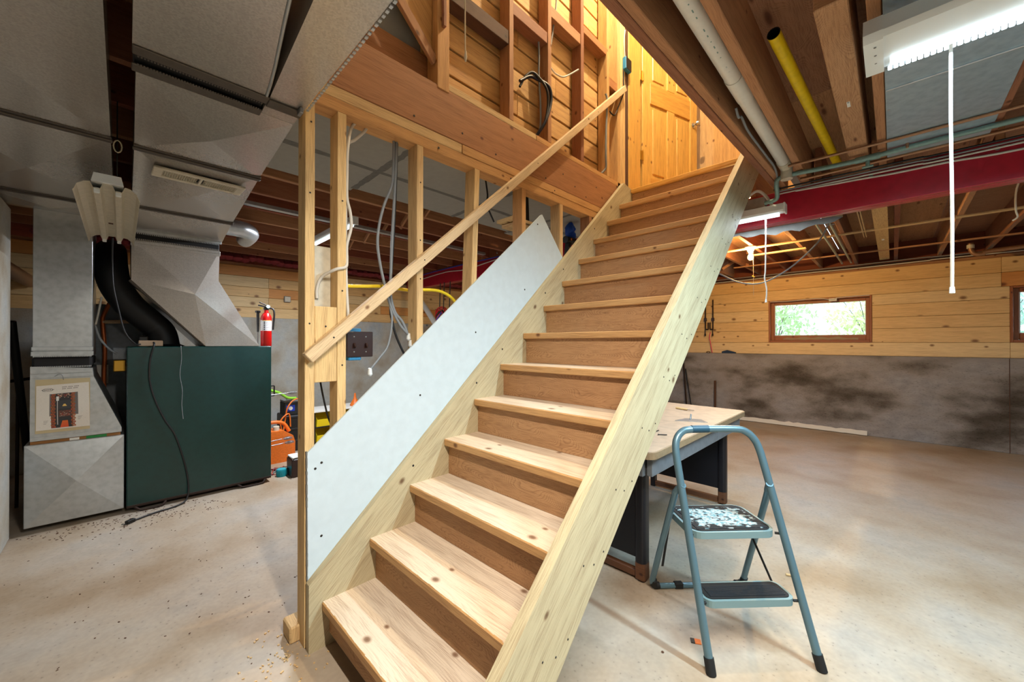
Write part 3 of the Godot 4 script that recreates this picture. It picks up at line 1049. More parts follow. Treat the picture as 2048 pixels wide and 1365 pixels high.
	# grey plasterboard on the joists behind the stair, its joints taped and filled
	for z in [[-0.35, -1.18], [-1.18, -2.05], [-2.05, -2.75], [-2.75, -3.42]]:
		span(c, "plasterboard", Vector3(-2.39, 2.386, z[1] + 0.001), Vector3(-1.83, 2.3995, z[0] - 0.001), M.plaster, 0.001)
		span(c, "plasterboard", Vector3(-2.79 + 0.04 * sin(z[0] * 5.0), 2.386, z[1] + 0.001), Vector3(-2.392, 2.3995, z[0] - 0.001), M.plaster, 0.001)
	st = new_st()
	ragged(st, Vector3(-2.39, 2.3855, -3.4), Vector3(-2.39, 2.3855, -0.4), 0.055)
	for z in [-1.18, -2.05, -2.75]:
		ragged(st, Vector3(-2.78, 2.3852, z), Vector3(-1.84, 2.3852, z), 0.05)
	put(c, "joint_compound", st, M.compound)

	# the painted beam
	var b := thing("support_beam", "dark red painted built-up beam crossing below the joists", "beam")
	span(b, "ply", Vector3(-5.95, 2.172, -3.49), Vector3(3.5, 2.398, -3.45), M.beam_red, 0.004)
	span(b, "ply", Vector3(-5.95, 2.170, -3.531), Vector3(3.5, 2.398, -3.4905), M.beam_red, 0.004)
	span(b, "ply", Vector3(-5.95, 2.173, -3.572), Vector3(3.5, 2.398, -3.5315), M.beam_red, 0.004)
	for x in [-0.1, 0.42, 1.1, -4.3, -3.2]:
		head(b, "bolt", Vector3(x, 2.36, -3.449), Vector3.BACK, 0.012, M.steel)


func ragged(st: SurfaceTool, a: Vector3, b: Vector3, wide: float) -> void:
	var n := 24
	var side := (b - a).normalized().cross(Vector3.UP) * wide / 2.0
	var prev := []
	for i in n + 1:
		var p := a.lerp(b, float(i) / n)
		var q := [p + side * (0.6 + 0.5 * rng.randf()), p - side * (0.6 + 0.5 * rng.randf())]
		if prev:
			quad(st, prev[0], q[0], q[1], prev[1], Vector3.DOWN)
		prev = q


# ---------------------------------------------------------------- ducts

func duct_run(parent: Node3D, pts: Array, y0: float, y1: float, lift: float, mat: Material) -> void:
	# pts: [x, z of one edge, z of the other]; every bay is a sheet broken crosswise
	for i in pts.size() - 1:
		var p: Array = pts[i]
		var q: Array = pts[i + 1]
		var st := new_st()
		var lo := [Vector3(p[0], y0, p[1]), Vector3(q[0], y0, q[1]), Vector3(q[0], y0, q[2]), Vector3(p[0], y0, p[2])]
		var hi := []
		for k in lo:
			hi.append(Vector3(k.x, y1, k.z))
		cross_sheet(st, lo, Vector3.DOWN, lift)
		for k in 4:
			var a: Vector3 = lo[k]
			var b: Vector3 = lo[(k + 1) % 4]
			var n := Vector3.UP.cross(b - a).normalized()
			quad(st, a, b, hi[(k + 1) % 4], hi[k], n)
		put(parent, "section", st, mat)
		if i > 0:
			var seam := new_st()
			box(seam, Vector3(p[0], y0 - 0.006, (p[1] + p[2]) / 2), Vector3(0.03, 0.012, absf(p[1] - p[2]) + 0.012), 0.003)
			box(seam, Vector3(p[0] + 0.026, y0 - 0.003, (p[1] + p[2]) / 2), Vector3(0.02, 0.006, absf(p[1] - p[2]) + 0.006), 0.002)
			put(parent, "seam", seam, M.galv_dark)


func teeth(st: SurfaceTool, a: Vector3, b: Vector3, down: Vector3, n: Vector3, count: int) -> void:
	var t := (b - a).normalized()
	var w := a.distance_to(b) / count
	for i in count:
		var o := a + t * w * (i + 0.5) + n * 0.002
		box(st, o + down * 0.005, (t.abs() * w * 0.55 + down.abs() * 0.01 + n.abs() * 0.002), 0.0)


func ducts() -> void:
	# supply trunk
	var s := thing("supply_duct", "galvanized supply duct overhead, ending beside the corner stud", "duct")
	var yb := 2.12
	duct_run(s, [[-4.05, -0.05, -0.60], [-3.35, -0.045, -0.555], [-2.335, -0.038, -0.50], [-1.66, -0.03, -0.470]], yb, 2.385, 0.02, M.galv)
	var st := new_st()
	# canvas connector with toothed metal edges across the trunk
	box(st, Vector3(-1.605, yb + 0.06, -0.19), Vector3(0.11, 0.10, 0.335), 0.004)
	put(s, "canvas_connector", st, M.canvas)
	for x in [-1.655, -1.555]:
		st = new_st()
		box(st, Vector3(x, yb - 0.003, -0.19), Vector3(0.045, 0.006, 0.34), 0.002)
		var d := Vector3.RIGHT if x < -1.6 else Vector3.LEFT
		teeth(st, Vector3(x + d.x * 0.022, yb - 0.003, -0.03), Vector3(x + d.x * 0.022, yb - 0.003, -0.35), d, Vector3.DOWN, 44)
		put(s, "connector_flange", st, M.galv_dark)
	# the trunk splits: a bowed duct on the left, a straight one along the stud wall
	st = new_st()
	prism(st, PackedVector2Array([Vector2(-1.55, -0.02), Vector2(-1.55, -0.352), Vector2(-1.45, -0.343), Vector2(-1.35, -0.331), Vector2(-1.25, -0.317), Vector2(-1.15, -0.303), Vector2(-1.05, -0.29), Vector2(-0.9, -0.272), Vector2(-0.7, -0.255), Vector2(-0.7, -0.015)]), yb, 2.385, Transform3D(XZ, Vector3.ZERO))
	put(s, "section", st, M.galv)
	st = new_st()
	var path := PackedVector3Array()
	for p in [Vector2(-1.55, -0.352), Vector2(-1.45, -0.343), Vector2(-1.35, -0.331), Vector2(-1.25, -0.317), Vector2(-1.15, -0.303), Vector2(-1.05, -0.29), Vector2(-0.9, -0.272), Vector2(-0.7, -0.255)]:
		path.append(Vector3(p.x, yb, p.y))
	tube(st, path, 0.005, 6)
	put(s, "bead", st, M.galv_dull)
	st = new_st()
	prism(st, PackedVector2Array([Vector2(-1.66, -0.361), Vector2(-1.66, -0.47), Vector2(-1.4, -0.470), Vector2(-0.7, -0.474), Vector2(-0.7, -0.315), Vector2(-1.05, -0.335), Vector2(-1.54, -0.361)]), yb + 0.001, 2.385, Transform3D(XZ, Vector3.ZERO))
	put(s, "section", st, M.galv)
	st = new_st()
	box(st, Vector3(-1.565, yb - 0.004, -0.415), Vector3(0.05, 0.008, 0.11), 0.002)
	put(s, "seam", st, M.galv_dark)
	st = new_st()
	# folded, toothed hem along the stair side
	for i in 40:
		box(st, Vector3(-1.52 + i * 0.02, yb - 0.001, -0.477), Vector3(0.011, 0.004, 0.008))
	put(s, "hem", st, M.galv_dull)
	st = new_st()
	box(st, Vector3(-1.53, yb - 0.012, -0.455), Vector3(0.035, 0.02, 0.012), 0.002)
	put(s, "clip", st, M.steel)

	# register in the underside
	st = new_st()
	var r := put(s, "register", reg_frame(), M.enamel, Vector3(-2.53, yb - 0.022, -0.285))
	r.rotation.y = 0.03
	st = new_st()
	for half in 2:
		for i in 14:
			box(st, Vector3(0.0, 0.001, -0.012 + (0.0 if half == 0 else 0.026) + (-1 if half == 0 else 1) * (0.012 + i * 0.0092)), Vector3(0.085, 0.008, 0.0016), 0.0, Basis(Vector3.RIGHT, 0.45))
		for k in 3:
			box(st, Vector3(-0.024 + k * 0.024, 0.002, (-0.076 if half == 0 else 0.078)), Vector3(0.003, 0.006, 0.128))
	put(r, "louvre", st, M.enamel)
	st = new_st()
	box(st, Vector3(0, 0.0075, 0), Vector3(0.092, 0.001, 0.30))
	put(r, "throat_shade", st, M.black)  # flat black sheet painting in the shade between the louvres

	# return trunk beside it
	var rt := thing("return_air_duct", "dull galvanized return duct overhead at the left edge", "duct")
	duct_run(rt, [[-4.08, 0.035, 0.62], [-3.66, 0.035, 0.62], [-2.45, 0.034, 0.62], [-1.3, 0.036, 0.62], [-0.6, 0.036, 0.62]], 2.165, 2.39, 0.026, M.galv)

	# round takeoff on the far side of the supply duct
	var t := thing("round_takeoff", "round galvanized takeoff elbow on the far side of the supply duct", "duct")
	st = new_st()
	tube(st, smooth_path([Vector3(-3.92, 2.23, -0.56), Vector3(-3.92, 2.23, -0.66), Vector3(-3.94, 2.23, -0.74), Vector3(-4.05, 2.23, -0.80), Vector3(-4.3, 2.23, -0.81)], 4), 0.068, 18)
	put(t, "elbow", st, M.galv_dull)
	st = new_st()
	tube(st, line(Vector3(-3.92, 2.23, -0.575), Vector3(-3.92, 2.23, -0.60)), 0.073, 18)
	put(t, "collar", st, M.galv)


func reg_frame() -> SurfaceTool:
	var st := new_st()
	var hx := 0.068
	var hz := 0.182
	for s in [-1.0, 1.0]:
		box(st, Vector3(s * (hx - 0.012), 0, 0), Vector3(0.024, 0.012, hz * 2), 0.003)
		box(st, Vector3(0, 0, s * (hz - 0.018)), Vector3(hx * 2, 0.0118, 0.036), 0.003)
	box(st, Vector3(0, 0, 0.001), Vector3(0.09, 0.0116, 0.010), 0.001)
	return st


# ---------------------------------------------------------------- furnace corner

const FX := -4.05   # front plane of the furnace and its ducts


func poster_texture() -> ImageTexture:
	var im := Image.create(256, 300, false, Image.FORMAT_RGB8)
	im.fill(Color(0.80, 0.78, 0.74))
	var r := RandomNumberGenerator.new()
	r.seed = 3
	for i in 1400:
		var k := 0.74 + 0.09 * r.randf()
		im.fill_rect(Rect2i(r.randi() % 256, r.randi() % 300, 1 + r.randi() % 5, 1 + r.randi() % 3), Color(k, k * 0.975, k * 0.93))
	# emblem and two short lines of print, too small to read in the place
	for i in 60:
		var a := TAU * i / 60
		im.fill_rect(Rect2i(int(52 + 24 * cos(a)), int(32 + 10 * sin(a)), 3, 2), Color(0.2, 0.2, 0.2))
	for i in 7:
		im.fill_rect(Rect2i(36 + i * 5, 29, 3, 6), Color(0.18, 0.18, 0.18))
	im.fill_rect(Rect2i(22, 31, 8, 2), Color(0.25, 0.25, 0.25))
	im.fill_rect(Rect2i(76, 31, 8, 2), Color(0.25, 0.25, 0.25))
	for row in 2:
		for i in 17:
			if (i + row) % 6 != 5:
				im.fill_rect(Rect2i(122 + i * 5, 18 + row * 12, 3, 5), Color(0.30, 0.28, 0.27))
	# the picture: brick sides, a dark stove between, fire below
	im.fill_rect(Rect2i(62, 62, 138, 150), Color(0.38, 0.36, 0.35))
	im.fill_rect(Rect2i(70, 64, 104, 228), Color(0.16, 0.15, 0.15))
	for side in [72, 168]:
		for y in 19:
			for x in 2:
				im.fill_rect(Rect2i(side + x * 10 - (y % 2) * 4, 64 + y * 12, 9, 10), Color(0.50 + 0.12 * r.randf(), 0.24 + 0.08 * r.randf(), 0.13))
	for i in 60:
		im.fill_rect(Rect2i(100 + r.randi() % 58, 66 + r.randi() % 26, 5, 4), [Color(0.55, 0.16, 0.12), Color(0.72, 0.60, 0.50), Color(0.30, 0.20, 0.14)][r.randi() % 3])
	im.fill_rect(Rect2i(94, 82, 13, 30), Color(0.80, 0.80, 0.78))
	im.fill_rect(Rect2i(98, 112, 4, 160), Color(0.70, 0.69, 0.66))
	im.fill_rect(Rect2i(106, 112, 58, 56), Color(0.20, 0.20, 0.21))
	for i in 14:
		im.fill_rect(Rect2i(124 + i / 2, 150 - i, 22 - i, 2), Color(0.82, 0.68, 0.36))
	im.fill_rect(Rect2i(106, 180, 58, 40), Color(0.36, 0.20, 0.15))
	for i in 40:
		im.fill_rect(Rect2i(108 + r.randi() % 52, 182 + r.randi() % 34, 6, 3), [Color(0.55, 0.22, 0.16), Color(0.22, 0.16, 0.14), Color(0.60, 0.50, 0.44)][r.randi() % 3])
	for i in 44:
		im.fill_rect(Rect2i(112 + i / 4, 290 - i, 40 - i / 3, 2), Color(0.78, 0.28 + 0.002 * i, 0.12))
	for row in 4:
		im.fill_rect(Rect2i(34, 240 + row * 7, 22 - row * 3, 2), Color(0.50, 0.48, 0.46))
		im.fill_rect(Rect2i(196, 226 + row * 7, 24 - row * 4, 2), Color(0.50, 0.48, 0.46))
	return ImageTexture.create_from_image(im)


func furnace_corner() -> void:
	# furnace cabinet
	var f := thing("furnace", "dark green steel furnace cabinet on bent steel feet", "furnace")
	var st := new_st()
	box(st, Vector3(FX - 0.33, 0.64, -0.5), Vector3(0.66, 1.196, 0.937), 0.006)
	put(f, "cabinet", st, M.green)
	st = new_st()
	box(st, Vector3(FX - 0.012, 0.045, -0.5), Vector3(0.03, 0.018, 0.935), 0.002)
	put(f, "base_rail", st, M.rust)
	for z in [[-0.06, -0.26], [-0.70, -0.93]]:
		st = new_st()
		tube(st, smooth_path([Vector3(FX - 0.02, 0.05, z[0]), Vector3(FX + 0.01, 0.02, z[0] - 0.035), Vector3(FX + 0.015, 0.008, z[0] - 0.06), Vector3(FX + 0.015, 0.008, z[1] + 0.05), Vector3(FX + 0.01, 0.02, z[1] + 0.02), Vector3(FX - 0.02, 0.05, z[1])], 3), 0.008, 8)
		put(f, "foot", st, M.rust)
	st = new_st()
	box(st, Vector3(FX - 0.35, 0.025, -0.5), Vector3(0.56, 0.05, 0.85))
	put(f, "pan", st, M.rust)
	# damper rods with coiled spring grips on the far side
	for p in [[0.755, -1.17], [0.305, -1.13], [0.262, -1.145]]:
		st = new_st()
		tube(st, line(Vector3(FX - 0.25, p[0], -0.96), Vector3(FX - 0.25, p[0] + 0.012, p[1] + 0.01)), 0.004, 6)
		var rod := put(f, "damper_rod", st, M.steel)
		st = new_st()
		var coil := PackedVector3Array()
		for i in 60:
			var t := i / 59.0
			var r := 0.007 + 0.009 * sin(t * PI)
			coil.append(Vector3(FX - 0.25 + r * cos(i * 1.05), p[0] + 0.012 + r * sin(i * 1.05), p[1] - t * 0.085))
		tube(st, coil, 0.003, 5)
		put(rod, "spring_grip", st, M.chrome)

	# return drop at the left: filter box, hood, canvas, riser
	var r := thing("return_drop", "galvanized return air drop with a sloped hood beside the furnace", "duct")
	st = new_st()
	box(st, Vector3(FX - 0.33, 0.318, 0.213), Vector3(0.655, 0.545, 0.464), 0.003)
	cross_sheet(st, [Vector3(FX, 0.05, 0.44), Vector3(FX, 0.585, 0.44), Vector3(FX, 0.585, -0.015), Vector3(FX, 0.05, -0.015)], Vector3.RIGHT, 0.04)
	put(r, "filter_box", st, M.galv_dull)
	st = new_st()
	box(st, Vector3(FX - 0.3, 0.60, 0.21), Vector3(0.58, 0.022, 0.42), 0.001)
	put(r, "filter_frame", st, M.cardboard)
	st = new_st()
	box(st, Vector3(FX - 0.0095, 0.60, 0.12), Vector3(0.001, 0.018, 0.10))
	put(r, "filter_label", st, M.green_tape)
	st = new_st()
	box(st, Vector3(FX - 0.0095, 0.60, 0.225), Vector3(0.001, 0.016, 0.045))
	put(r, "filter_sticker", st, M.paper)
	st = new_st()
	prism(st, PackedVector2Array([Vector2(0.42, 1.11), Vector2(0.141, 1.09), Vector2(0.136, 1.03), Vector2(-0.006, 0.645), Vector2(-0.006, 0.615), Vector2(0.42, 0.613)]), FX - 0.65, FX, Transform3D(ZY, Vector3.ZERO))
	for y in [[1.075, 0.141, 0.42], [1.045, 0.138, 0.42]]:
		box(st, Vector3(FX + 0.002, y[0], (y[1] + y[2]) / 2), Vector3(0.004, 0.026, y[2] - y[1]), 0.001)
	box(st, Vector3(FX + 0.002, 0.627, 0.207), Vector3(0.005, 0.026, 0.424), 0.001)
	teeth(st, Vector3(FX, 1.10, 0.415), Vector3(FX, 1.10, 0.145), Vector3.UP, Vector3.RIGHT, 34)
	put(r, "hood", st, M.galv_dull)
	st = new_st()
	box(st, Vector3(FX - 0.3, 1.135, 0.28), Vector3(0.59, 0.075, 0.27), 0.012)
	put(r, "canvas_connector", st, M.canvas)
	st = new_st()
	box(st, Vector3(FX - 0.30, 1.67, 0.277), Vector3(0.60, 0.99, 0.268), 0.002)
	box(st, Vector3(FX + 0.003, 1.195, 0.277), Vector3(0.008, 0.03, 0.282), 0.002)
	box(st, Vector3(FX + 0.003, 1.228, 0.277), Vector3(0.006, 0.026, 0.278), 0.002)
	teeth(st, Vector3(FX + 0.004, 1.182, 0.41), Vector3(FX + 0.004, 1.182, 0.145), Vector3.DOWN, Vector3.RIGHT, 34)
	put(r, "riser", st, M.galv_dull)

	var p := thing("picture_sheet", "faded sheet with a brick stove picture pinned on the hood", "poster", Vector3(FX + 0.004, 0.83, 0.275))
	st = new_st()
	quad(st, Vector3(0.001, -0.148, 0.119), Vector3(0.001, 0.150, 0.118), Vector3(0.001, 0.162, -0.117), Vector3(0.001, -0.147, -0.123), Vector3.RIGHT, Vector2(0, 1), Vector2(0, 0), Vector2(1, 0), Vector2(1, 1))
	var pm := plain(Color(1, 1, 1), 0.6)
	pm.albedo_texture = poster_texture()
	put(p, "print", st, pm)
	st = new_st()
	box(st, Vector3(-0.001, 0.012, 0.0), Vector3(0.002, 0.36, 0.246), 0.0)
	put(p, "folder", st, plain(Color(0.70, 0.64, 0.50), 0.8))
	st = new_st()
	tube(st, smooth_path([Vector3(0.004, 0.21, 0.04), Vector3(0.008, 0.225, 0.02), Vector3(0.008, 0.215, 0.005), Vector3(0.004, 0.185, 0.0)], 4), 0.0015, 5)
	put(p, "wire_hook", st, M.steel)

	# supply plenum, an offset boot
	var s := thing("supply_plenum", "slanted galvanized plenum rising from the furnace top to the overhead duct", "duct")
	st = new_st()
	var top_y := 2.045
	var left := [Vector2(-0.053, top_y), Vector2(-0.053, 1.74), Vector2(-0.495, 1.24)]
	var right := [Vector2(-0.585, top_y), Vector2(-0.578, 1.79), Vector2(-0.875, 1.24)]
	prism(st, PackedVector2Array([left[0], left[1], left[2], right[2], right[1], right[0]]), FX - 0.62, FX - 0.002, Transform3D(ZY, Vector3.ZERO))
	var q := [Vector3(FX - 0.001, top_y, left[0].x), Vector3(FX - 0.001, top_y, right[0].x), Vector3(FX - 0.001, 1.24, right[2].x), Vector3(FX - 0.001, 1.24, left[2].x)]
	var mid := Vector3(FX + 0.03, 1.66, -0.42)
	var rim := [Vector3(FX, top_y, -0.053), Vector3(FX, top_y, -0.585), Vector3(FX, 1.79, -0.578), Vector3(FX, 1.24, -0.875), Vector3(FX, 1.24, -0.495), Vector3(FX, 1.74, -0.053)]
	for i in 6:
		var a: Vector3 = rim[i]
		var b: Vector3 = rim[(i + 1) % 6]
		var n := (b - a).cross(mid - a).normalized()
		if n.x < 0.0:
			n = -n
		tri(st, [a, b, mid], [n, n, n], [Vector2(a.z, a.y), Vector2(b.z, b.y), Vector2(mid.z, mid.y)])
	for y in [2.03, 2.008]:
		box(st, Vector3(FX + 0.003, y, -0.318), Vector3(0.006, 0.02, 0.54), 0.001)
	teeth(st, Vector3(FX + 0.003, 2.045, -0.06), Vector3(FX + 0.003, 2.045, -0.58), Vector3.UP, Vector3.RIGHT, 50)
	put(s, "boot", st, M.galv)
	st = new_st()
	box(st, Vector3(FX - 0.3, 2.072, -0.318), Vector3(0.60, 0.066, 0.53), 0.006)
	put(s, "canvas_connector", st, M.canvas)
	st = new_st()
	box(st, Vector3(FX + 0.003, 2.112, -0.322), Vector3(0.008, 0.022, 0.55), 0.001)
	teeth(st, Vector3(FX + 0.004, 2.10, -0.06), Vector3(FX + 0.004, 2.10, -0.58), Vector3.DOWN, Vector3.RIGHT, 50)
	put(s, "flange", st, M.galv_dull)
	st = new_st()
	beam_st(st, Vector3(FX - 0.03, 1.74, -0.045), Vector3(FX - 0.03, 1.25, -0.487), 0.018, 0.05)
	put(s, "edge_angle", st, M.galv_dark)

	# smoke pipe
	var fl := thing("flue_pipe", "matte black stovepipe bending down to the furnace top", "pipe")
	st = new_st()
	tube(st, smooth_path([Vector3(-4.75, 2.05, 0.06), Vector3(-4.52, 1.98, 0.06), Vector3(-4.38, 1.86, 0.055), Vector3(-4.36, 1.72, 0.03), Vector3(-4.36, 1.57, -0.05), Vector3(-4.36, 1.45, -0.16), Vector3(-4.36, 1.36, -0.235), Vector3(-4.36, 1.24, -0.262)], 5), 0.098, 20)
	put(fl, "pipe", st, M.black_pipe)
	st = new_st()
	lathe(st, [Vector2(0.104, 0.0), Vector2(0.13, 0.004), Vector2(0.10, 0.018), Vector2(0.099, 0.02)], 20, Transform3D(Basis(), Vector3(-4.36, 1.238, -0.262)))
	put(fl, "collar", st, M.black)
	for t in [Vector3(-4.36, 1.66, 0.003), Vector3(-4.36, 1.40, -0.20)]:
		st = new_st()
		var dirv := Vector3(0, -0.75, -0.6).normalized()
		tube(st, PackedVector3Array([t, t + dirv * 0.016]), 0.1015, 20)
		put(fl, "joint_band", st, M.black)

	# things standing on the furnace
	var e := thing("fire_extinguisher", "red fire extinguisher with a white label on the furnace top", "fire extinguisher", Vector3(-4.10, 1.238, -0.938), 0.9)
	st = new_st()
	lathe(st, [Vector2(0, 0), Vector2(0.04, 0), Vector2(0.0435, 0.005), Vector2(0.0435, 0.25), Vector2(0.040, 0.275), Vector2(0.028, 0.297), Vector2(0.018, 0.305), Vector2(0.017, 0.33), Vector2(0, 0.33)], 28)
	put(e, "cylinder", st, M.red)
	st = new_st()
	for i in 20:
		var a0 := -2.2 + i * 0.2
		var a1 := a0 + 0.2
		var n0 := Vector3(sin(a0), 0, cos(a0))
		var n1 := Vector3(sin(a1), 0, cos(a1))
		tri(st, [n0 * 0.0441 + Vector3.UP * 0.14, n1 * 0.0441 + Vector3.UP * 0.14, n1 * 0.0441 + Vector3.UP * 0.235], [n0, n1, n1], [Vector2(i / 20.0, 1), Vector2((i + 1) / 20.0, 1), Vector2((i + 1) / 20.0, 0)])
		tri(st, [n0 * 0.0441 + Vector3.UP * 0.14, n1 * 0.0441 + Vector3.UP * 0.235, n0 * 0.0441 + Vector3.UP * 0.235], [n0, n1, n0], [Vector2(i / 20.0, 1), Vector2((i + 1) / 20.0, 0), Vector2(i / 20.0, 0)])
	var lm := plain(Color(1, 1, 1), 0.5)
	lm.albedo_texture = extinguisher_label()
	put(e, "label", st, lm)
	st = new_st()
	lathe(st, [Vector2(0.016, 0.33), Vector2(0.02, 0.335), Vector2(0.02, 0.352), Vector2(0.014, 0.36), Vector2(0, 0.36)], 16)
	put(e, "valve", st, M.black)
	st = new_st()
	beam_st(st, Vector3(0, 0.362, 0.01), Vector3(-0.05, 0.372, 0.04), 0.012, 0.02)
	beam_st(st, Vector3(0, 0.375, 0.0), Vector3(-0.045, 0.40, 0.03), 0.008, 0.018)
	put(e, "lever", st, M.black)
	st = new_st()
	lathe(st, [Vector2(0, -0.006), Vector2(0.016, -0.006), Vector2(0.016, 0.006), Vector2(0, 0.006)], 14, Transform3D(Basis(Vector3.UP, Vector3(0.6, 0, 0.8), Vector3(0.8, 0, -0.6)), Vector3(0.022, 0.362, 0.012)))
	put(e, "gauge", st, M.chrome)
	st = new_st()
	tube(st, smooth_path([Vector3(0.015, 0.35, -0.01), Vector3(0.05, 0.34, -0.02), Vector3(0.06, 0.29, -0.02), Vector3(0.055, 0.2, -0.015), Vector3(0.053, 0.15, -0.012)], 5), 0.008, 8)
	put(e, "hose", st, M.black)
	st = new_st()
	box(st, Vector3(-0.03, 0.345, 0.03), Vector3(0.016, 0.012, 0.004), 0.001)
	put(e, "tag", st, M.bin_yellow)

	var k := thing("poker", "black handled poker standing beside the fire extinguisher", "tool", Vector3(-4.16, 1.238, -0.885))
	st = new_st()
	lathe(st, [Vector2(0, 0.13), Vector2(0.008, 0.13), Vector2(0.009, 0.16), Vector2(0.0125, 0.28), Vector2(0.012, 0.305), Vector2(0.022, 0.31), Vector2(0.022, 0.325), Vector2(0, 0.328)], 12)
	put(k, "handle", st, M.black)
	st = new_st()
	tube(st, line(Vector3.ZERO, Vector3(0, 0.14, 0)), 0.004, 6)
	put(k, "rod", st, M.steel)

	var ps := thing("outlet_block", "beige plug block with a black adapter on the furnace top", "outlet", Vector3(FX - 0.10, 1.238, -0.165))
	st = new_st()
	box(st, Vector3(0, 0.026, 0), Vector3(0.05, 0.045, 0.14), 0.005)
	put(ps, "body", st, plain(Color(0.72, 0.62, 0.52), 0.5))
	st = new_st()
	box(st, Vector3(-0.03, 0.05, 0.04), Vector3(0.04, 0.06, 0.05), 0.005)
	put(ps, "adapter", st, M.black)
	var fc := thing("power_cord", "heavy black cord hanging down the green furnace front to a floor plug", "cord")
	st = new_st()
	tube(st, smooth_path([Vector3(-4.10, 1.27, -0.18), Vector3(-4.035, 1.25, -0.179), Vector3(-4.03, 1.139, -0.157), Vector3(-4.03, 0.986, -0.154), Vector3(-4.03, 0.83, -0.185), Vector3(-4.03, 0.668, -0.242), Vector3(-4.03, 0.542, -0.301), Vector3(-4.03, 0.332, -0.355), Vector3(-4.02, 0.145, -0.383), Vector3(-3.99, 0.03, -0.37), Vector3(-3.94, 0.008, -0.30), Vector3(-3.90, 0.008, -0.18), Vector3(-3.83, 0.008, -0.06)], 6), 0.0065, 8)
	put(fc, "cable", st, M.cable_black)
	st = new_st()
	beam_st(st, Vector3(-3.835, 0.014, -0.07), Vector3(-3.80, 0.014, -0.03), 0.024, 0.026)
	for o in [-0.006, 0.006]:
		box(st, Vector3(-3.788 + o, 0.014, -0.018 - o), Vector3(0.012, 0.002, 0.012))
	put(fc, "plug", st, M.black)
	st = new_st()
	tube(st, smooth_path([Vector3(-4.06, 1.245, -0.337), Vector3(-4.042, 1.233, -0.337), Vector3(-4.042, 1.133, -0.340), Vector3(-4.042, 1.014, -0.331), Vector3(-4.042, 0.893, -0.346), Vector3(-4.042, 0.773, -0.343), Vector3(-4.042, 0.66, -0.352)], 4), 0.0022, 5)
	solo("thermostat_wire", st, M.cable_grey, "thin loose wire hanging down the green furnace front", "wire")

	# hung shop light, switched off, without tubes
	var sl := thing("shop_light", "unlit cream shop light reflector hung between the two ducts", "light fixture", Vector3(-3.2, 1.985, 0.045))
	var prof := [Vector2(-0.108, -0.038), Vector2(-0.104, -0.032), Vector2(-0.096, -0.008), Vector2(-0.075, 0.010), Vector2(-0.056, 0.014), Vector2(-0.046, -0.012), Vector2(-0.024, -0.012), Vector2(-0.016, 0.014), Vector2(0.016, 0.014), Vector2(0.024, -0.012), Vector2(0.046, -0.012), Vector2(0.056, 0.014), Vector2(0.075, 0.010), Vector2(0.096, -0.008), Vector2(0.104, -0.032), Vector2(0.108, -0.038)]
	var back := prof.duplicate()
	back.reverse()
	var poly := PackedVector2Array(prof)
	for v in back:
		poly.append(v + Vector2(0, 0.003))
	st = new_st()
	prism(st, poly, -0.62, 0.62, Transform3D(ZY, Vector3.ZERO))
	put(sl, "reflector", st, M.enamel)
	st = new_st()
	prism(st, PackedVector2Array([Vector2(-0.052, 0.0165), Vector2(-0.044, 0.055), Vector2(0.044, 0.055), Vector2(0.052, 0.0165)]), -0.60, 0.64, Transform3D(ZY, Vector3.ZERO))
	put(sl, "ballast_housing", st, M.white)
	for x in [-0.61, 0.61]:
		for z in [-0.035, 0.035]:
			st = new_st()
			box(st, Vector3(x, -0.018, z), Vector3(0.018, 0.024, 0.02), 0.003)
			put(sl, "lamp_socket", st, M.white)
	st = new_st()
	box(st, Vector3(-0.2, 0.0125, 0.0), Vector3(0.03, 0.002, 0.02))
	put(sl, "rating_label", st, M.old_dark)
	for x in [-0.5, 0.62]:
		st = new_st()
		tube(st, line(Vector3(x, 0.055, -0.03), Vector3(x, 0.415, -0.03)), 0.0025, 5)
		put(sl, "hanger_wire", st, M.nail)
	st = new_st()
	var loop := PackedVector3Array()
	for i in 13:
		loop.append(Vector3(0.63, 0.20 + 0.028 * sin(TAU * i / 12), -0.032 + 0.014 * cos(TAU * i / 12)))
	tube(st, loop, 0.003, 5)
	put(sl, "hanger_loop", st, M.string)
	st = new_st()
	tube(st, smooth_path([Vector3(-3.86, 2.0, 0.042), Vector3(-4.0, 1.866, 0.045), Vector3(-4.0, 1.687, 0.040), Vector3(-4.0, 1.508, 0.012), Vector3(-4.0, 1.346, -0.021), Vector3(-4.03, 1.262, -0.074), Vector3(-4.10, 1.258, -0.105)], 6), 0.005, 7)
	solo("light_cord", st, M.cable_black, "black cord from the hung shop light down to the plug block", "cord")

	# pipes and boxes between the two plenums
	var cb := thing("grey_cabinet", "grey metal cabinet in the dark behind the furnace", "cabinet")
	st = new_st()
	box(st, Vector3(-5.06, 0.8, 0.06), Vector3(0.5, 1.6, 0.52), 0.01)
	put(cb, "body", st, M.desk_grey)
	st = new_st()
	box(st, Vector3(-4.807, 1.0, 0.13), Vector3(0.004, 0.16, 0.11))
	put(cb, "label_plate", st, M.paper)
	st = new_st()
	tube(st, smooth_path([Vector3(-4.76, 1.67, 0.047), Vector3(-4.76, 1.51, 0.10), Vector3(-4.76, 1.435, 0.108), Vector3(-4.76, 1.2, 0.095), Vector3(-4.76, 0.94, 0.1), Vector3(-4.76, 0.5, 0.09), Vector3(-4.76, 0.0, 0.09)], 5), 0.014, 10)
	solo("copper_riser", st, M.copper_bright, "bright copper pipe rising behind the furnace", "pipe")
	st = new_st()
	tube(st, line(Vector3(-4.76, 1.445, 0.108), Vector3(-4.76, 1.46, -0.20)), 0.016, 10)
	solo("branch_pipe", st, plain(Color(0.78, 0.66, 0.52), 0.5), "tan horizontal pipe branching off the copper riser", "pipe")
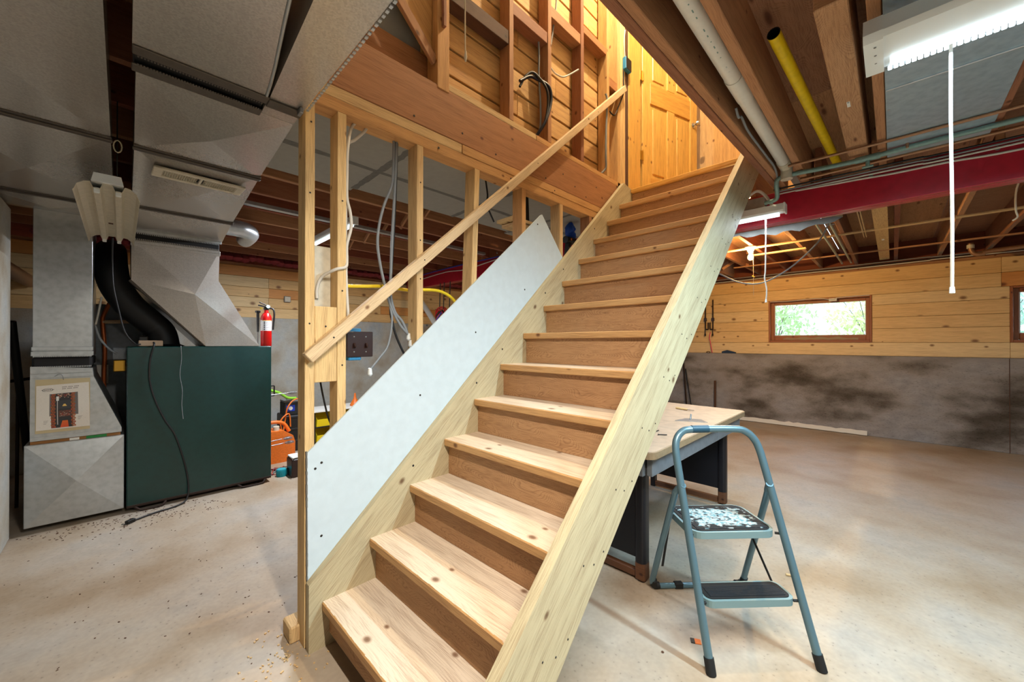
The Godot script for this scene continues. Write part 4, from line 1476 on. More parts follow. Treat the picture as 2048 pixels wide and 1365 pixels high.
	var gb := thing("gas_control", "grey control box with a brass body at the furnace side", "control box", Vector3(-4.30, 0.0, 0.006))
	st = new_st()
	box(st, Vector3(0, 1.185, 0), Vector3(0.1, 0.09, 0.075), 0.004)
	put(gb, "box", st, M.desk_grey)
	st = new_st()
	box(st, Vector3(0, 1.09, 0), Vector3(0.09, 0.09, 0.07), 0.006)
	put(gb, "valve_body", st, M.brass)
	st = new_st()
	tube(st, line(Vector3(0, 1.09, -0.02), Vector3(0, 1.09, -0.04)), 0.012, 10)
	put(gb, "nipple", st, M.black)
	st = new_st()
	tube(st, smooth_path([Vector3(-4.25, 1.40, 0.135), Vector3(-4.25, 1.30, 0.11), Vector3(-4.25, 1.22, 0.06), Vector3(-4.25, 1.185, 0.02)], 5), 0.007, 8)
	solo("whip_cable", st, M.cable_grey, "grey whip cable curving into the control box", "cable")
	st = new_st()
	tube(st, smooth_path([Vector3(-4.3, 1.62, 0.104), Vector3(-4.3, 1.52, 0.117), Vector3(-4.28, 1.405, 0.134)], 4), 0.006, 8)
	solo("white_tubing", st, M.cable_white, "short white tubing beside the return riser", "tubing")

	# behind the return drop
	st = new_st()
	tube(st, line(Vector3(-4.42, 1.83, 0.62), Vector3(-5.95, 1.86, 0.62)), 0.055, 16)
	solo("wall_pipe", st, M.copper, "tan capped round pipe crossing behind the return riser", "pipe")
	st = new_st()
	tube(st, line(Vector3(-4.45, 1.42, 0.545), Vector3(-5.0, 0.0, 0.50)), 0.022, 10)
	solo("leaning_pipe", st, M.black, "black pipe leaning in the corner behind the return drop", "pipe")
	st = new_st()
	tube(st, line(Vector3(-4.78, 0.97, 0.62), Vector3(-4.9, 0.985, 0.50)), 0.012, 8)
	tube(st, line(Vector3(-4.84, 0.975, 0.56), Vector3(-4.80, 0.0, 0.56)), 0.010, 8)
	solo("rake", st, M.rust, "rusty iron rake head standing behind the return drop", "tool")


func beam_st(st: SurfaceTool, a: Vector3, b: Vector3, wide: float, thick: float) -> void:
	var z := (b - a).normalized()
	var x := (Vector3.UP if absf(z.y) < 0.95 else Vector3.RIGHT).cross(z).normalized()
	box(st, (a + b) / 2.0, Vector3(thick, wide, a.distance_to(b)), 0.002, Basis(x, z.cross(x), z))


func extinguisher_label() -> ImageTexture:
	var im := Image.create(128, 64, false, Image.FORMAT_RGB8)
	im.fill(Color(0.86, 0.87, 0.88))
	for row in 9:
		im.fill_rect(Rect2i(6, 6 + row * 6, 50 - (row * 7) % 18, 2), Color(0.55, 0.60, 0.64))
	for row in 5:
		im.fill_rect(Rect2i(70, 8 + row * 11, 9, 7), Color(0.25, 0.25, 0.28))
		im.fill_rect(Rect2i(84, 10 + row * 11, 24, 2), Color(0.50, 0.45, 0.45))
	im.fill_rect(Rect2i(62, 0, 60, 3), Color(0.80, 0.70, 0.2))
	return ImageTexture.create_from_image(im)


# ---------------------------------------------------------------- overhead, right of the stairs

func strip_light(called: String, label: String, at: Vector3, length: float, wide: float, energy: float, color: Color, glow: Material) -> Node3D:
	var l := thing(called, label, "light fixture", at)
	var st := new_st()
	prism(st, PackedVector2Array([Vector2(-wide / 2, 0.012), Vector2(-wide / 2 + 0.006, 0.0), Vector2(wide / 2 - 0.006, 0.0), Vector2(wide / 2, 0.012), Vector2(wide / 2 - 0.012, 0.06), Vector2(-wide / 2 + 0.012, 0.06)]), -length / 2, length / 2, Transform3D(ZY, Vector3.ZERO))
	put(l, "housing", st, M.white)
	for s in [-1.0, 1.0]:
		st = new_st()
		box(st, Vector3(s * (length / 2 + 0.004), 0.026, 0), Vector3(0.012, 0.07, wide + 0.006), 0.003)
		put(l, "end_cap", st, M.white)
	st = new_st()
	tube(st, line(Vector3(-length / 2 + 0.03, -0.014, 0), Vector3(length / 2 - 0.03, -0.014, 0)), 0.013, 12)
	put(l, "lamp_tube", st, glow)
	tube_lamp(l, called + "_light", Vector3(0, -0.031, 0), length - 0.06, 0.03, energy, color)
	return l


func pull_cord(called: String, label: String, pts: Array, r: float) -> void:
	var c := thing(called, label, "pull cord")
	var st := new_st()
	tube(st, smooth_path(pts, 5), r, 7)
	put(c, "cord", st, M.cable_white)
	st = new_st()
	var e: Vector3 = pts[-1]
	lathe(st, [Vector2(0, 0.008), Vector2(r * 1.3, 0.006), Vector2(r * 1.5, -0.014), Vector2(0, -0.016)], 10, Transform3D(Basis(), e))
	put(c, "tip", st, M.white)


func overhead_right() -> void:
	# fixture A
	var a := thing("fluorescent_fixture", "long lit white fluorescent fixture at the upper right", "light fixture", Vector3(0.58, 2.252, -1.815))
	var st := new_st()
	# housing: shallow tray sloping to the lens on its far side
	prism(st, PackedVector2Array([Vector2(0.11, 0.018), Vector2(0.10, 0.0), Vector2(-0.02, -0.004), Vector2(-0.105, 0.006), Vector2(-0.11, 0.03), Vector2(-0.09, 0.075), Vector2(0.09, 0.075)]), -0.635, 0.635, Transform3D(ZY, Vector3.ZERO))
	put(a, "housing", st, M.white)
	for s in [-1.0, 1.0]:
		st = new_st()
		prism(st, PackedVector2Array([Vector2(0.113, 0.018), Vector2(0.10, -0.006), Vector2(-0.10, -0.012), Vector2(-0.113, 0.0), Vector2(-0.113, 0.05), Vector2(-0.09, 0.078), Vector2(0.09, 0.078)]), s * 0.60, s * 0.648, Transform3D(ZY, Vector3.ZERO))
		put(a, "end_plate", st, M.white)
		for k in 4:
			head(a, "rivet", Vector3(s * 0.62, -0.009, -0.08 + 0.05 * k), Vector3.DOWN, 0.004, M.steel)
	st = new_st()
	tube(st, line(Vector3(-0.585, -0.020, -0.03), Vector3(0.585, -0.020, -0.03)), 0.014, 12)
	put(a, "lamp_tube", st, M.tube_glow)
	st = new_st()
	for i in 78:
		box(st, Vector3(-0.585 + i * 0.015, 0.004, -0.119), Vector3(0.012, 0.012, 0.012), 0.002)
	put(a, "led_strip", st, M.led_glow)
	tube_lamp(a, "fixture_light", Vector3(0, -0.036, -0.03), 1.17, 0.026, 9.5, Color(0.79, 0.93, 1.0))
	for x in [-0.4, 0.4]:
		st = new_st()
		tube(st, line(Vector3(x, 0.075, 0.0), Vector3(x, 0.145, 0.0)), 0.003, 6)
		put(a, "hanger", st, M.steel)
	pull_cord("pull_cord", "long white pull cord hanging straight from the upper right fixture", [Vector3(0.137, 2.25, -1.9), Vector3(0.136, 2.0, -1.9), Vector3(0.138, 1.7, -1.9), Vector3(0.137, 1.445, -1.9)], 0.0045)

	# lamp over the foot of the stairs, above the picture
	strip_light("strip_light", "white strip light over the foot of the stairs, beside the ducts", Vector3(0.2, 2.30, -0.40), 1.22, 0.11, 10.5, Color(1.0, 0.955, 0.89), M.tube_glow)

	# fixture B by the beam
	strip_light("strip_light", "short lit strip light under the stair head in front of the red beam", Vector3(-0.86, 2.205, -3.33), 0.62, 0.075, 3.0, Color(0.90, 0.96, 1.0), M.tube_glow)
	pull_cord("pull_cord", "short white pull cord under the strip light by the stair head", [Vector3(-0.665, 2.2, -3.33), Vector3(-0.665, 1.95, -3.33), Vector3(-0.668, 1.80, -3.33), Vector3(-0.672, 1.74, -3.33), Vector3(-0.66, 1.66, -3.33), Vector3(-0.664, 1.58, -3.33)], 0.0045)
	st = new_st()
	tube(st, smooth_path([Vector3(-0.80, 2.37, -3.36), Vector3(-0.72, 2.40, -3.33), Vector3(-0.665, 2.35, -3.33), Vector3(-0.63, 2.28, -3.33), Vector3(-0.61, 2.262, -3.33)], 5), 0.010, 8)
	solo("armoured_cable", st, M.cable_white, "thick white cable dropping into the strip light at the stair head", "cable")
	var jb := thing("junction_box", "grey metal junction box on the red beam behind the strip light", "junction box")
	span(jb, "box", Vector3(-0.83, 2.255, -3.45), Vector3(-0.68, 2.372, -3.40), M.galv_dull, 0.004)
	for p in [[-0.80, 2.35], [-0.71, 2.28]]:
		head(jb, "screw", Vector3(p[0], p[1], -3.3995), Vector3.BACK, 0.004, M.steel)

	# fixture C, far left
	strip_light("strip_light", "lit bare strip light among the joists behind the stud wall", Vector3(-3.81, 2.30, -1.41), 1.0, 0.07, 9.0, Color(0.95, 0.97, 1.0), M.tube_glow)
	var ch := thing("metal_track", "long galvanized channel running under the left joists", "track")
	span(ch, "channel", Vector3(-3.67, 2.365, -3.2), Vector3(-3.62, 2.395, -0.66), M.galv_dull, 0.002)

	# bulb D
	var d := thing("bare_bulb", "lit bare bulb in a porcelain holder under a far joist", "lamp", Vector3(-1.19, 2.399, -5.2))
	st = new_st()
	lathe(st, [Vector2(0.0, 0.0), Vector2(0.062, 0), Vector2(0.062, -0.012), Vector2(0.04, -0.03), Vector2(0.024, -0.07), Vector2(0, -0.072)], 20)
	put(d, "holder", st, M.white)
	st = new_st()
	lathe(st, [Vector2(0.013, -0.07), Vector2(0.019, -0.085), Vector2(0.032, -0.115), Vector2(0.031, -0.14), Vector2(0.016, -0.158), Vector2(0, -0.161)], 18)
	put(d, "bulb", st, M.bulb_glow)
	bulb_lamp(d, "bulb_light", Vector3(0, -0.125, 0), 0.03, 2.2, Color(1.0, 0.80, 0.50))
	st = new_st()
	tube(st, line(Vector3(0.035, -0.02, 0.03), Vector3(0.035, -0.58, 0.03)), 0.0025, 5)
	put(d, "chain", st, M.string)
	st = new_st()
	beam_st(st, Vector3(0.02, -0.35, 0.03), Vector3(0.05, -0.37, 0.03), 0.008, 0.004)
	put(d, "chain_tag", st, M.bin_yellow)

	# drain pipe in the first bay
	var p := thing("drain_pipe", "white plastic drain pipe between the first two joists", "pipe")
	st = new_st()
	tube(st, line(Vector3(-0.497, 2.455, 0.6), Vector3(-0.503, 2.445, -3.06)), 0.034, 20)
	put(p, "pipe", st, M.pvc)
	st = new_st()
	tube(st, line(Vector3(-0.500, 2.45, -1.90), Vector3(-0.500, 2.45, -2.10)), 0.039, 20)
	put(p, "coupling", st, M.pvc)
	st = new_st()
	tube(st, PackedVector3Array([Vector3(-0.503, 2.445, -3.0), Vector3(-0.503, 2.445, -3.10), Vector3(-0.503, 2.445, -3.12)]), 0.038, 20)
	tube(st, line(Vector3(-0.503, 2.36, -3.12), Vector3(-0.503, 2.50, -3.12)), 0.034, 16)
	put(p, "tee", st, M.enamel)
	st = new_st()
	for i in 46:
		if i % 7 == 6:
			continue
		var z := -0.95 - i * 0.019
		box(st, Vector3(-0.4905, 2.4185 - 0.0016 * (i % 2), z), Vector3(0.004, 0.0012, 0.005 + 0.005 * (i % 3)), 0.0, Basis(Vector3.BACK, 0.32))
	put(p, "print", st, M.copper_green)

	var y := thing("yellow_pole", "bright yellow pipe stored between two joists", "pipe")
	st = new_st()
	tube(st, line(Vector3(-0.335, 2.50, -1.82), Vector3(-0.262, 2.47, -3.36)), 0.0235, 18, false)
	put(y, "pipe", st, M.yellow_pipe)
	st = new_st()
	var dz := (Vector3(-0.262, 2.47, -3.36) - Vector3(-0.335, 2.50, -1.82)).normalized()
	var dx := Vector3.UP.cross(dz).normalized()
	lathe(st, [Vector2(0.0235, 0), Vector2(0.020, 0.0), Vector2(0.020, 0.09), Vector2(0, 0.09)], 18, Transform3D(Basis(dx, dz, dx.cross(dz)), Vector3(-0.335, 2.50, -1.82)))
	put(y, "bore", st, M.black)

	# sheet metal panning under the next bays
	var pn := thing("sheet_panning", "blue-grey sheet metal nailed under the joists behind the fixture", "sheet metal")
	for z in [[-1.0, -1.74], [-1.74, -2.39], [-2.39, -3.30]]:
		span(pn, "sheet", Vector3(-0.022, JOIST - 0.004 - 0.0015 * absf(z[0]), z[1]), Vector3(0.372, JOIST - 0.002 - 0.001 * absf(z[0]), z[0]), M.panning, 0.001)
	for z in [-1.74, -2.39]:
		st = new_st()
		tube(st, line(Vector3(-0.02, 2.391, z), Vector3(0.37, 2.391, z)), 0.004, 6)
		put(pn, "seam", st, M.galv_dull)
	for z in [-2.2, -2.6, -3.0, -1.5]:
		head(pn, "nail", Vector3(-0.012, 2.3925, z), Vector3.DOWN, 0.006, M.steel)

	# water pipes in front of the beam
	st = new_st()
	tube(st, smooth_path([Vector3(-0.47, 2.39, -2.97), Vector3(-0.135, 2.384, -2.97), Vector3(0.38, 2.383, -2.97), Vector3(3.4, 2.385, -2.97)], 3), 0.0085, 10)
	solo("water_pipe", st, M.copper, "thin tarnished copper pipe nearest the sheet metal", "pipe")
	var w := thing("green_pipe", "blue-green corroded copper pipe with a drain valve along the red beam", "pipe")
	st = new_st()
	tube(st, smooth_path([Vector3(3.4, 2.378, -3.12), Vector3(0.4, 2.376, -3.12), Vector3(-0.141, 2.368, -3.12), Vector3(-0.47, 2.385, -3.12), Vector3(-0.55, 2.385, -3.14), Vector3(-0.575, 2.37, -3.2), Vector3(-0.578, 2.33, -3.24), Vector3(-0.59, 2.29, -3.27), Vector3(-0.66, 2.285, -3.29)], 6), 0.0145, 12)
	put(w, "pipe", st, M.copper_green)
	st = new_st()
	tube(st, line(Vector3(-0.16, 2.369, -3.12), Vector3(-0.05, 2.369, -3.12)), 0.019, 12)
	tube(st, line(Vector3(-0.105, 2.37, -3.12), Vector3(-0.105, 2.32, -3.12)), 0.010, 10)
	tube(st, line(Vector3(-0.13, 2.318, -3.12), Vector3(-0.08, 2.318, -3.12)), 0.007, 8)
	put(w, "drain_valve", st, M.copper_green)
	st = new_st()
	box(st, Vector3(0.06, 2.385, -3.12), Vector3(0.012, 0.04, 0.04), 0.003)
	put(w, "pipe_clip", st, M.copper)
	st = new_st()
	tube(st, smooth_path([Vector3(-0.45, 2.388, -3.27), Vector3(0.235, 2.386, -3.27), Vector3(0.48, 2.388, -3.27), Vector3(3.4, 2.386, -3.27)], 3), 0.0095, 10)
	solo("water_pipe", st, M.copper, "bare copper pipe behind the corroded green pipe", "pipe")
	var cs := [[M.cable_black, 2.386, -3.36, "black cable lying behind the copper pipes on the beam"], [M.cable_white, 2.372, -3.435, "white cable stapled along the top of the red beam"], [M.cable_grey, 2.383, -3.41, "grey cable between the black and white ones on the beam"]]
	for c in cs:
		st = new_st()
		tube(st, smooth_path([Vector3(-0.62, c[1] + 0.004, c[2]), Vector3(-0.2, c[1], c[2]), Vector3(0.1, c[1] - 0.006, c[2]), Vector3(0.5, c[1] - 0.014, c[2]), Vector3(3.4, c[1], c[2])], 5), 0.006, 7)
		solo("beam_cable", st, c[0], c[3], "cable")
	st = new_st()
	tube(st, smooth_path([Vector3(-0.50, 2.37, -3.43), Vector3(-0.30, 2.36, -3.435), Vector3(-0.16, 2.355, -3.44), Vector3(0.0, 2.345, -3.442), Vector3(0.25, 2.34, -3.442), Vector3(0.5, 2.325, -3.442), Vector3(1.2, 2.33, -3.442)], 5), 0.0065, 7)
	solo("beam_cable", st, M.cable_white, "pale cable sagging lowest across the face of the red beam", "cable")
	st = new_st()
	tube(st, smooth_path([Vector3(-0.554, 2.44, -2.15), Vector3(-0.553, 2.41, -2.19), Vector3(-0.556, 2.44, -2.26), Vector3(-0.558, 2.42, -2.40), Vector3(-0.548, 2.41, -2.75), Vector3(-0.545, 2.405, -3.0), Vector3(-0.58, 2.385, -3.3)], 5), 0.006, 7)
	solo("loose_cable", st, M.cable_grey, "grey cable looping off the stairwell trimmer joist", "cable")

	# beyond the beam
	for c in [[-0.503, "thin galvanized conduit crossing the far joists"], [-0.41, "conduit with couplings crossing the far joists beside a thinner one"]]:
		st = new_st()
		tube(st, line(Vector3(c[0], 2.37, -3.6), Vector3(c[0] + 0.004, 2.365, -7.0)), 0.012, 10)
		if c[0] > -0.45:
			tube(st, line(Vector3(c[0], 2.37, -4.4), Vector3(c[0], 2.37, -4.52)), 0.019, 10)
			tube(st, line(Vector3(c[0] - 0.03, 2.36, -4.6), Vector3(c[0] + 0.03, 2.36, -4.6)), 0.007, 8)
		solo("conduit", st, M.steel, c[1], "conduit")
	st = new_st()
	tube(st, smooth_path([Vector3(-1.75, 2.3, -4.45), Vector3(-1.318, 2.006, -4.5), Vector3(-1.128, 1.894, -4.5), Vector3(-0.95, 1.865, -4.5), Vector3(-0.783, 1.932, -4.5), Vector3(-0.625, 2.051, -4.5), Vector3(-0.477, 2.212, -4.5), Vector3(-0.41, 2.36, -4.5)], 6), 0.0075, 8)
	solo("sagging_cable", st, M.cable_grey, "grey cable sagging in a long loop below the far joists", "cable")
	st = new_st()
	for k in 2:
		box(st, Vector3(-0.215 + 0.018 * k, 2.39, -4.95), Vector3(0.008, 0.016, 1.15), 0.002)
	solo("thin_battens", st, M.stud_b, "pair of thin battens lying under the far joists", "batten")
	var tp := thing("vent_pipe", "tan plastic pipe with an elbow above the pine wall at right", "pipe")
	st = new_st()
	tube(st, smooth_path([Vector3(0.64, 2.42, -6.9), Vector3(0.645, 2.34, -6.9), Vector3(0.675, 2.292, -6.9), Vector3(0.74, 2.285, -6.9), Vector3(1.012, 2.318, -6.9), Vector3(3.4, 2.36, -6.9)], 4), 0.024, 12)
	put(tp, "pipe", st, M.copper)
	st = new_st()
	tube(st, line(Vector3(0.64, 2.36, -6.9), Vector3(0.64, 2.40, -6.9)), 0.031, 12)
	put(tp, "socket", st, M.enamel)
	# cables along the top of the pine wall
	var names := ["uppermost grey cable along the top of the pine wall", "middle dark cable along the top of the pine wall", "lowest white cable along the top of the pine wall"]
	for i in 3:
		st = new_st()
		var o := i * 0.022
		tube(st, smooth_path([Vector3(-5.9, 2.33 - o, -7.16), Vector3(-2.08, 2.335 - o, -7.16), Vector3(-0.987, 2.34 - o * 0.8, -7.16), Vector3(-0.32, 2.345 - o, -7.16), Vector3(0.285, 2.352 - o, -7.16), Vector3(0.65, 2.345 - o * 0.7, -7.16), Vector3(3.4, 2.34 - o, -7.16)], 5), 0.007, 7)
		solo("wall_cable", st, [M.cable_grey, M.cable_black, M.cable_white][i], names[i], "cable")
	st = new_st()
	tube(st, smooth_path([Vector3(0.60, 2.39, -4.0), Vector3(0.562, 2.25, -4.0), Vector3(0.558, 2.12, -4.0), Vector3(0.565, 2.07, -4.0), Vector3(0.545, 2.05, -4.0)], 4), 0.005, 6)
	solo("hanging_string", st, M.string, "knotted string dangling from a far joist at the right edge", "string")
	# cobwebbed torn paper under the beam
	st = new_st()
	var prev := []
	for i in 15:
		var x := -0.95 + i * 0.05
		var q := [Vector3(x, 2.17, -3.56), Vector3(x, 2.15 + 0.012 * sin(i * 1.9) - 0.03 * sin(PI * i / 14.0), -3.59 + 0.01 * sin(i * 2.7))]
		if prev:
			quad(st, prev[0], q[0], q[1], prev[1], Vector3(0, 0.3, 1).normalized())
		prev = q
	solo("torn_paper", st, M.compound, "dusty torn paper hanging under the red beam", "paper")


# ---------------------------------------------------------------- desk

func desk() -> void:
	var d := thing("desk", "metal office desk with a worn beige top under the stairs", "desk")
	var st := new_st()
	var poly := rounded(Vector2(-1.58, -3.42), Vector2(-0.815, -1.78), 0.05, 5)
	prism(st, poly, 0.704, 0.737, Transform3D(XZ, Vector3.ZERO))
	put(d, "edge_band", st, M.desk_edge)
	st = new_st()
	prism(st, rounded(Vector2(-1.574, -3.414), Vector2(-0.821, -1.786), 0.045, 5), 0.737, 0.7405, Transform3D(XZ, Vector3.ZERO))
	put(d, "top", st, M.desk_top)
	span(d, "apron", Vector3(-0.875, 0.606, -3.36), Vector3(-0.845, 0.7035, -2.86), M.desk_grey, 0.003)
	span(d, "apron", Vector3(-0.875, 0.606, -2.856), Vector3(-0.845, 0.7035, -1.84), M.desk_grey, 0.003)
	span(d, "apron", Vector3(-1.54, 0.606, -3.40), Vector3(-0.88, 0.7035, -3.365), M.desk_grey, 0.003)
	span(d, "apron", Vector3(-1.54, 0.606, -1.838), Vector3(-0.88, 0.7035, -1.81), M.desk_grey, 0.003)
	for z in [[-1.97, -1.93, -2.02], [-3.34, -3.31, -3.36]]:
		span(d, "end_panel", Vector3(-1.50, 0.12, z[0] - 0.012), Vector3(-0.985, 0.606, z[0] + 0.03), M.desk_navy, 0.004)
		st = new_st()
		prism(st, rounded(Vector2(-0.99, z[0] - 0.03), Vector2(-0.93, z[0] + 0.04), 0.022, 5), 0.10, 0.606, Transform3D(XZ, Vector3.ZERO))
		put(d, "leg", st, M.desk_navy)
		st = new_st()
		prism(st, rounded(Vector2(-0.988, z[0] - 0.028), Vector2(-0.932, z[0] + 0.038), 0.012, 3), 0.012, 0.10, Transform3D(XZ, Vector3.ZERO))
		put(d, "foot", st, M.desk_foot)
		st = new_st()
		prism(st, rounded(Vector2(-0.98, z[0] - 0.02), Vector2(-0.94, z[0] + 0.03), 0.012, 3), 0.0, 0.012, Transform3D(XZ, Vector3.ZERO))
		put(d, "glide", st, M.black)
		span(d, "bottom_rail", Vector3(-1.50, 0.012, z[0] - 0.008), Vector3(-0.99, 0.05, z[0] + 0.026), M.desk_foot, 0.003)
		span(d, "rear_leg", Vector3(-1.54, 0.0, z[0] - 0.02), Vector3(-1.50, 0.606, z[0] + 0.03), M.desk_navy, 0.004)
	span(d, "modesty_panel", Vector3(-1.53, 0.15, -3.33), Vector3(-1.515, 0.606, -1.95), M.desk_navy, 0.002)

	var k := thing("utility_knife", "wooden handled knife lying at the back of the desk top", "knife", Vector3(-1.17, 0.7405, -3.105), -1.75)
	st = new_st()
	box(st, Vector3(0, 0.009, 0.02), Vector3(0.02, 0.016, 0.10), 0.006)
	put(k, "handle", st, M.stud)
	st = new_st()
	prism(st, PackedVector2Array([Vector2(-0.007, -0.03), Vector2(0.007, -0.03), Vector2(0.0, -0.085)]), 0.007, 0.010, Transform3D(XZ, Vector3.ZERO))
	put(k, "blade", st, M.steel)
	for i in 2:
		var n := thing("screw_bolt", ["small dark bolt nearer the desk edge", "small dark bolt farther in on the desk top"][i], "bolt", [Vector3(-0.955, 0.7445, -2.16), Vector3(-1.0, 0.7445, -2.22)][i], 0.6 + i)
		st = new_st()
		tube(st, line(Vector3(0, 0, 0), Vector3(0.045, 0, 0)), 0.003, 6)
		tube(st, line(Vector3(-0.004, 0, 0), Vector3(0.0, 0, 0)), 0.0045, 6)
		put(n, "shank", st, M.nail)
	var sw := thing("scraper", "flat grey scraper blade on the desk top behind the ladder handle", "scraper", Vector3(-0.98, 0.7405, -2.72), 0.4)
	st = new_st()
	prism(st, PackedVector2Array([Vector2(-0.10, 0.05), Vector2(0.10, 0.04), Vector2(0.07, -0.05), Vector2(-0.03, -0.06)]), 0.0005, 0.003, Transform3D(XZ, Vector3.ZERO))
	put(sw, "blade", st, M.galv_dull)
	st = new_st()
	tube(st, line(Vector3(0.0, 0.003, -0.03), Vector3(0.005, 0.035, -0.05)), 0.005, 6)
	put(sw, "stem", st, M.steel)


# ---------------------------------------------------------------- step ladder

func pad_texture(paint: bool) -> ImageTexture:
	var w := 256
	var h := 192
	var im := Image.create(w, h, false, Image.FORMAT_RGB8)
	var a := fnl(FastNoiseLite.TYPE_SIMPLEX, 0.022, 31, 4)
	var b := fnl(FastNoiseLite.TYPE_SIMPLEX, 0.05, 12, 3)
	for y in h:
		for x in w:
			var c := Color(0.10, 0.11, 0.13)
			if paint:
				var e := minf(minf(x, w - x) / float(w), minf(y, h - y) / float(h))
				var n := a.get_noise_2d(x, y * 1.6) + smoothstep(0.05, 0.22, e) * 0.85 - 0.38
				if n > 0.0:
					var g := b.get_noise_2d(x + 400, y)
					c = Color(0.70, 0.74, 0.74) if g > -0.2 else Color(0.42, 0.60, 0.64)
					c = c.lerp(Color(0.40, 0.42, 0.44), 0.5 * (1.0 - smoothstep(0.0, 0.16, n)))
			im.set_pixel(x, y, c)
	return ImageTexture.create_from_image(im)


func step_ladder() -> void:
	var l := thing("step_ladder", "blue-grey two-step folding ladder with a paint splashed top step", "step ladder", Vector3(-0.3485, 0, -1.7475), deg_to_rad(46.8))
	var st := new_st()
	var lean := 0.285
	var legs := []
	for s in [-1.0, 1.0]:
		var f := func(y: float, hw: float) -> Vector3: return Vector3(s * hw - 0.075 * y, y, -lean * y)
		legs.append([f.call(0.03, 0.217), f.call(0.35, 0.206), f.call(0.70, 0.194), f.call(0.80, 0.188), f.call(0.845, 0.172), f.call(0.872, 0.142), f.call(0.880, 0.105)])
	var path: Array = legs[0].duplicate()
	path.append(Vector3(-0.066, 0.882, -lean * 0.882))
	var rest: Array = legs[1].duplicate()
	rest.reverse()
	path.append_array(rest)
	tube(st, smooth_path(path, 6), 0.0155, 16)
	put(l, "front_frame", st, M.ladder)
	st = new_st()
	tube(st, line(Vector3(-0.165, 0.8815, -lean * 0.8815), Vector3(-0.09, 0.8825, -lean * 0.8825)), 0.017, 16)
	put(l, "grip_sleeve", st, plain(Color(0.10, 0.26, 0.34), 0.5))
	for s in [-1.0, 1.0]:
		st = new_st()
		tube(st, line(Vector3(s * 0.2185, 0.0, 0.0), Vector3(s * 0.216 - 0.004, 0.055, -lean * 0.055)), 0.0185, 16)
		put(l, "front_foot", st, M.rubber)
	# rear frame: legs down to a bar on the floor
	st = new_st()
	var rp := []
	for p in [Vector3(-0.19, 0.66, -0.178), Vector3(-0.205, 0.62, -0.215), Vector3(-0.212, 0.56, -0.245), Vector3(-0.236, 0.12, -0.468), Vector3(-0.238, 0.045, -0.505), Vector3(-0.222, 0.016, -0.517), Vector3(-0.18, 0.014, -0.518)]:
		rp.append(p)
	var mirror := []
	for i in range(rp.size() - 1, -1, -1):
		mirror.append(Vector3(-rp[i].x, rp[i].y, rp[i].z))
	rp.append_array(mirror)
	for i in rp.size():
		rp[i] -= Vector3(0.075 * rp[i].y, 0, 0)
	tube(st, smooth_path(rp, 5), 0.0138, 14)
	put(l, "rear_frame", st, M.ladder)
	for s in [-1.0, 1.0]:
		st = new_st()
		tube(st, smooth_path([Vector3(s * 0.237, 0.06, -0.497), Vector3(s * 0.235, 0.03, -0.511), Vector3(s * 0.222, 0.0175, -0.517), Vector3(s * 0.20, 0.0175, -0.518)], 3), 0.0165, 12)
		put(l, "rear_foot", st, M.rubber)
	# steps: pan, ribbed pad
	for k in [[0.475, -0.135, -0.405, 0.183, true, 0.05], [0.238, -0.06, -0.185, 0.186, false, 0.035]]:
		st = new_st()
		prism(st, rounded(Vector2(-k[3], k[2]), Vector2(k[3], k[1]), k[5], 5), k[0] - 0.028, k[0], Transform3D(XZ, Vector3.ZERO))
		var pan := put(l, "step", st, M.ladder_pan, Vector3(-0.075 * k[0], 0, 0))
		st = new_st()
		var inset := 0.012
		prism(st, rounded(Vector2(-k[3] + inset, k[2] + inset), Vector2(k[3] - inset, k[1] - inset), k[5] - 0.01, 5), k[0], k[0] + 0.003, Transform3D(XZ, Vector3.ZERO))
		put(pan, "pad", st, M.rubber)
		st = new_st()
		var n := int((k[1] - k[2] - 0.05) / 0.0085)
		for i in n:
			var z: float = k[1] - 0.027 - i * 0.0085
			var x0: float = -k[3] + 0.03
			var x1: float = k[3] - 0.03
			var v := float(i) / n
			for half in 1:
				var c := Vector3(0, k[0] + 0.004, z)
				quad(st, Vector3(x0, c.y + 0.0015, z - 0.0028), Vector3(x1, c.y + 0.0015, z - 0.0028), Vector3(x1, c.y + 0.0015, z + 0.0028), Vector3(x0, c.y + 0.0015, z + 0.0028), Vector3.UP, Vector2(0.05, v), Vector2(0.95, v), Vector2(0.95, v + 0.02), Vector2(0.05, v + 0.02))
				for e in [-1.0, 1.0]:
					quad(st, Vector3(x0, c.y + 0.0015, z + e * 0.0028), Vector3(x1, c.y + 0.0015, z + e * 0.0028), Vector3(x1, k[0], z + e * 0.0034), Vector3(x0, k[0], z + e * 0.0034), Vector3(0, 0, e), Vector2(0.05, v), Vector2(0.95, v), Vector2(0.95, v + 0.01), Vector2(0.05, v + 0.01))
		var pm := plain(Color(1, 1, 1), 0.7)
		pm.albedo_texture = pad_texture(k[4])
		put(pan, "ribs", st, pm)
		for s in [-1.0, 1.0]:
			st = new_st()
			tube(st, line(Vector3(s * (k[3] - 0.005), k[0] - 0.014, k[1] - 0.015), Vector3(s * 0.208, k[0] - 0.012, -lean * k[0] + 0.0)), 0.0055, 8)
			put(pan, "pivot_pin", st, M.rubber)
	# link from the top step to the rear frame
	for s in [-1.0, 1.0]:
		st = new_st()
		beam_st(st, Vector3(s * 0.172 - 0.034, 0.455, -0.37), Vector3(s * 0.205 - 0.012, 0.16, -0.20 if s > 0 else -0.44), 0.012, 0.004)
		put(l, "link", st, M.rubber)
	st = new_st()
	box(st, Vector3(-0.10, 0.016, -0.518), Vector3(0.045, 0.03, 0.03), 0.004)
	put(l, "floor_clip", st, M.rubber)


# ---------------------------------------------------------------- things behind the stud wall and beyond the furnace

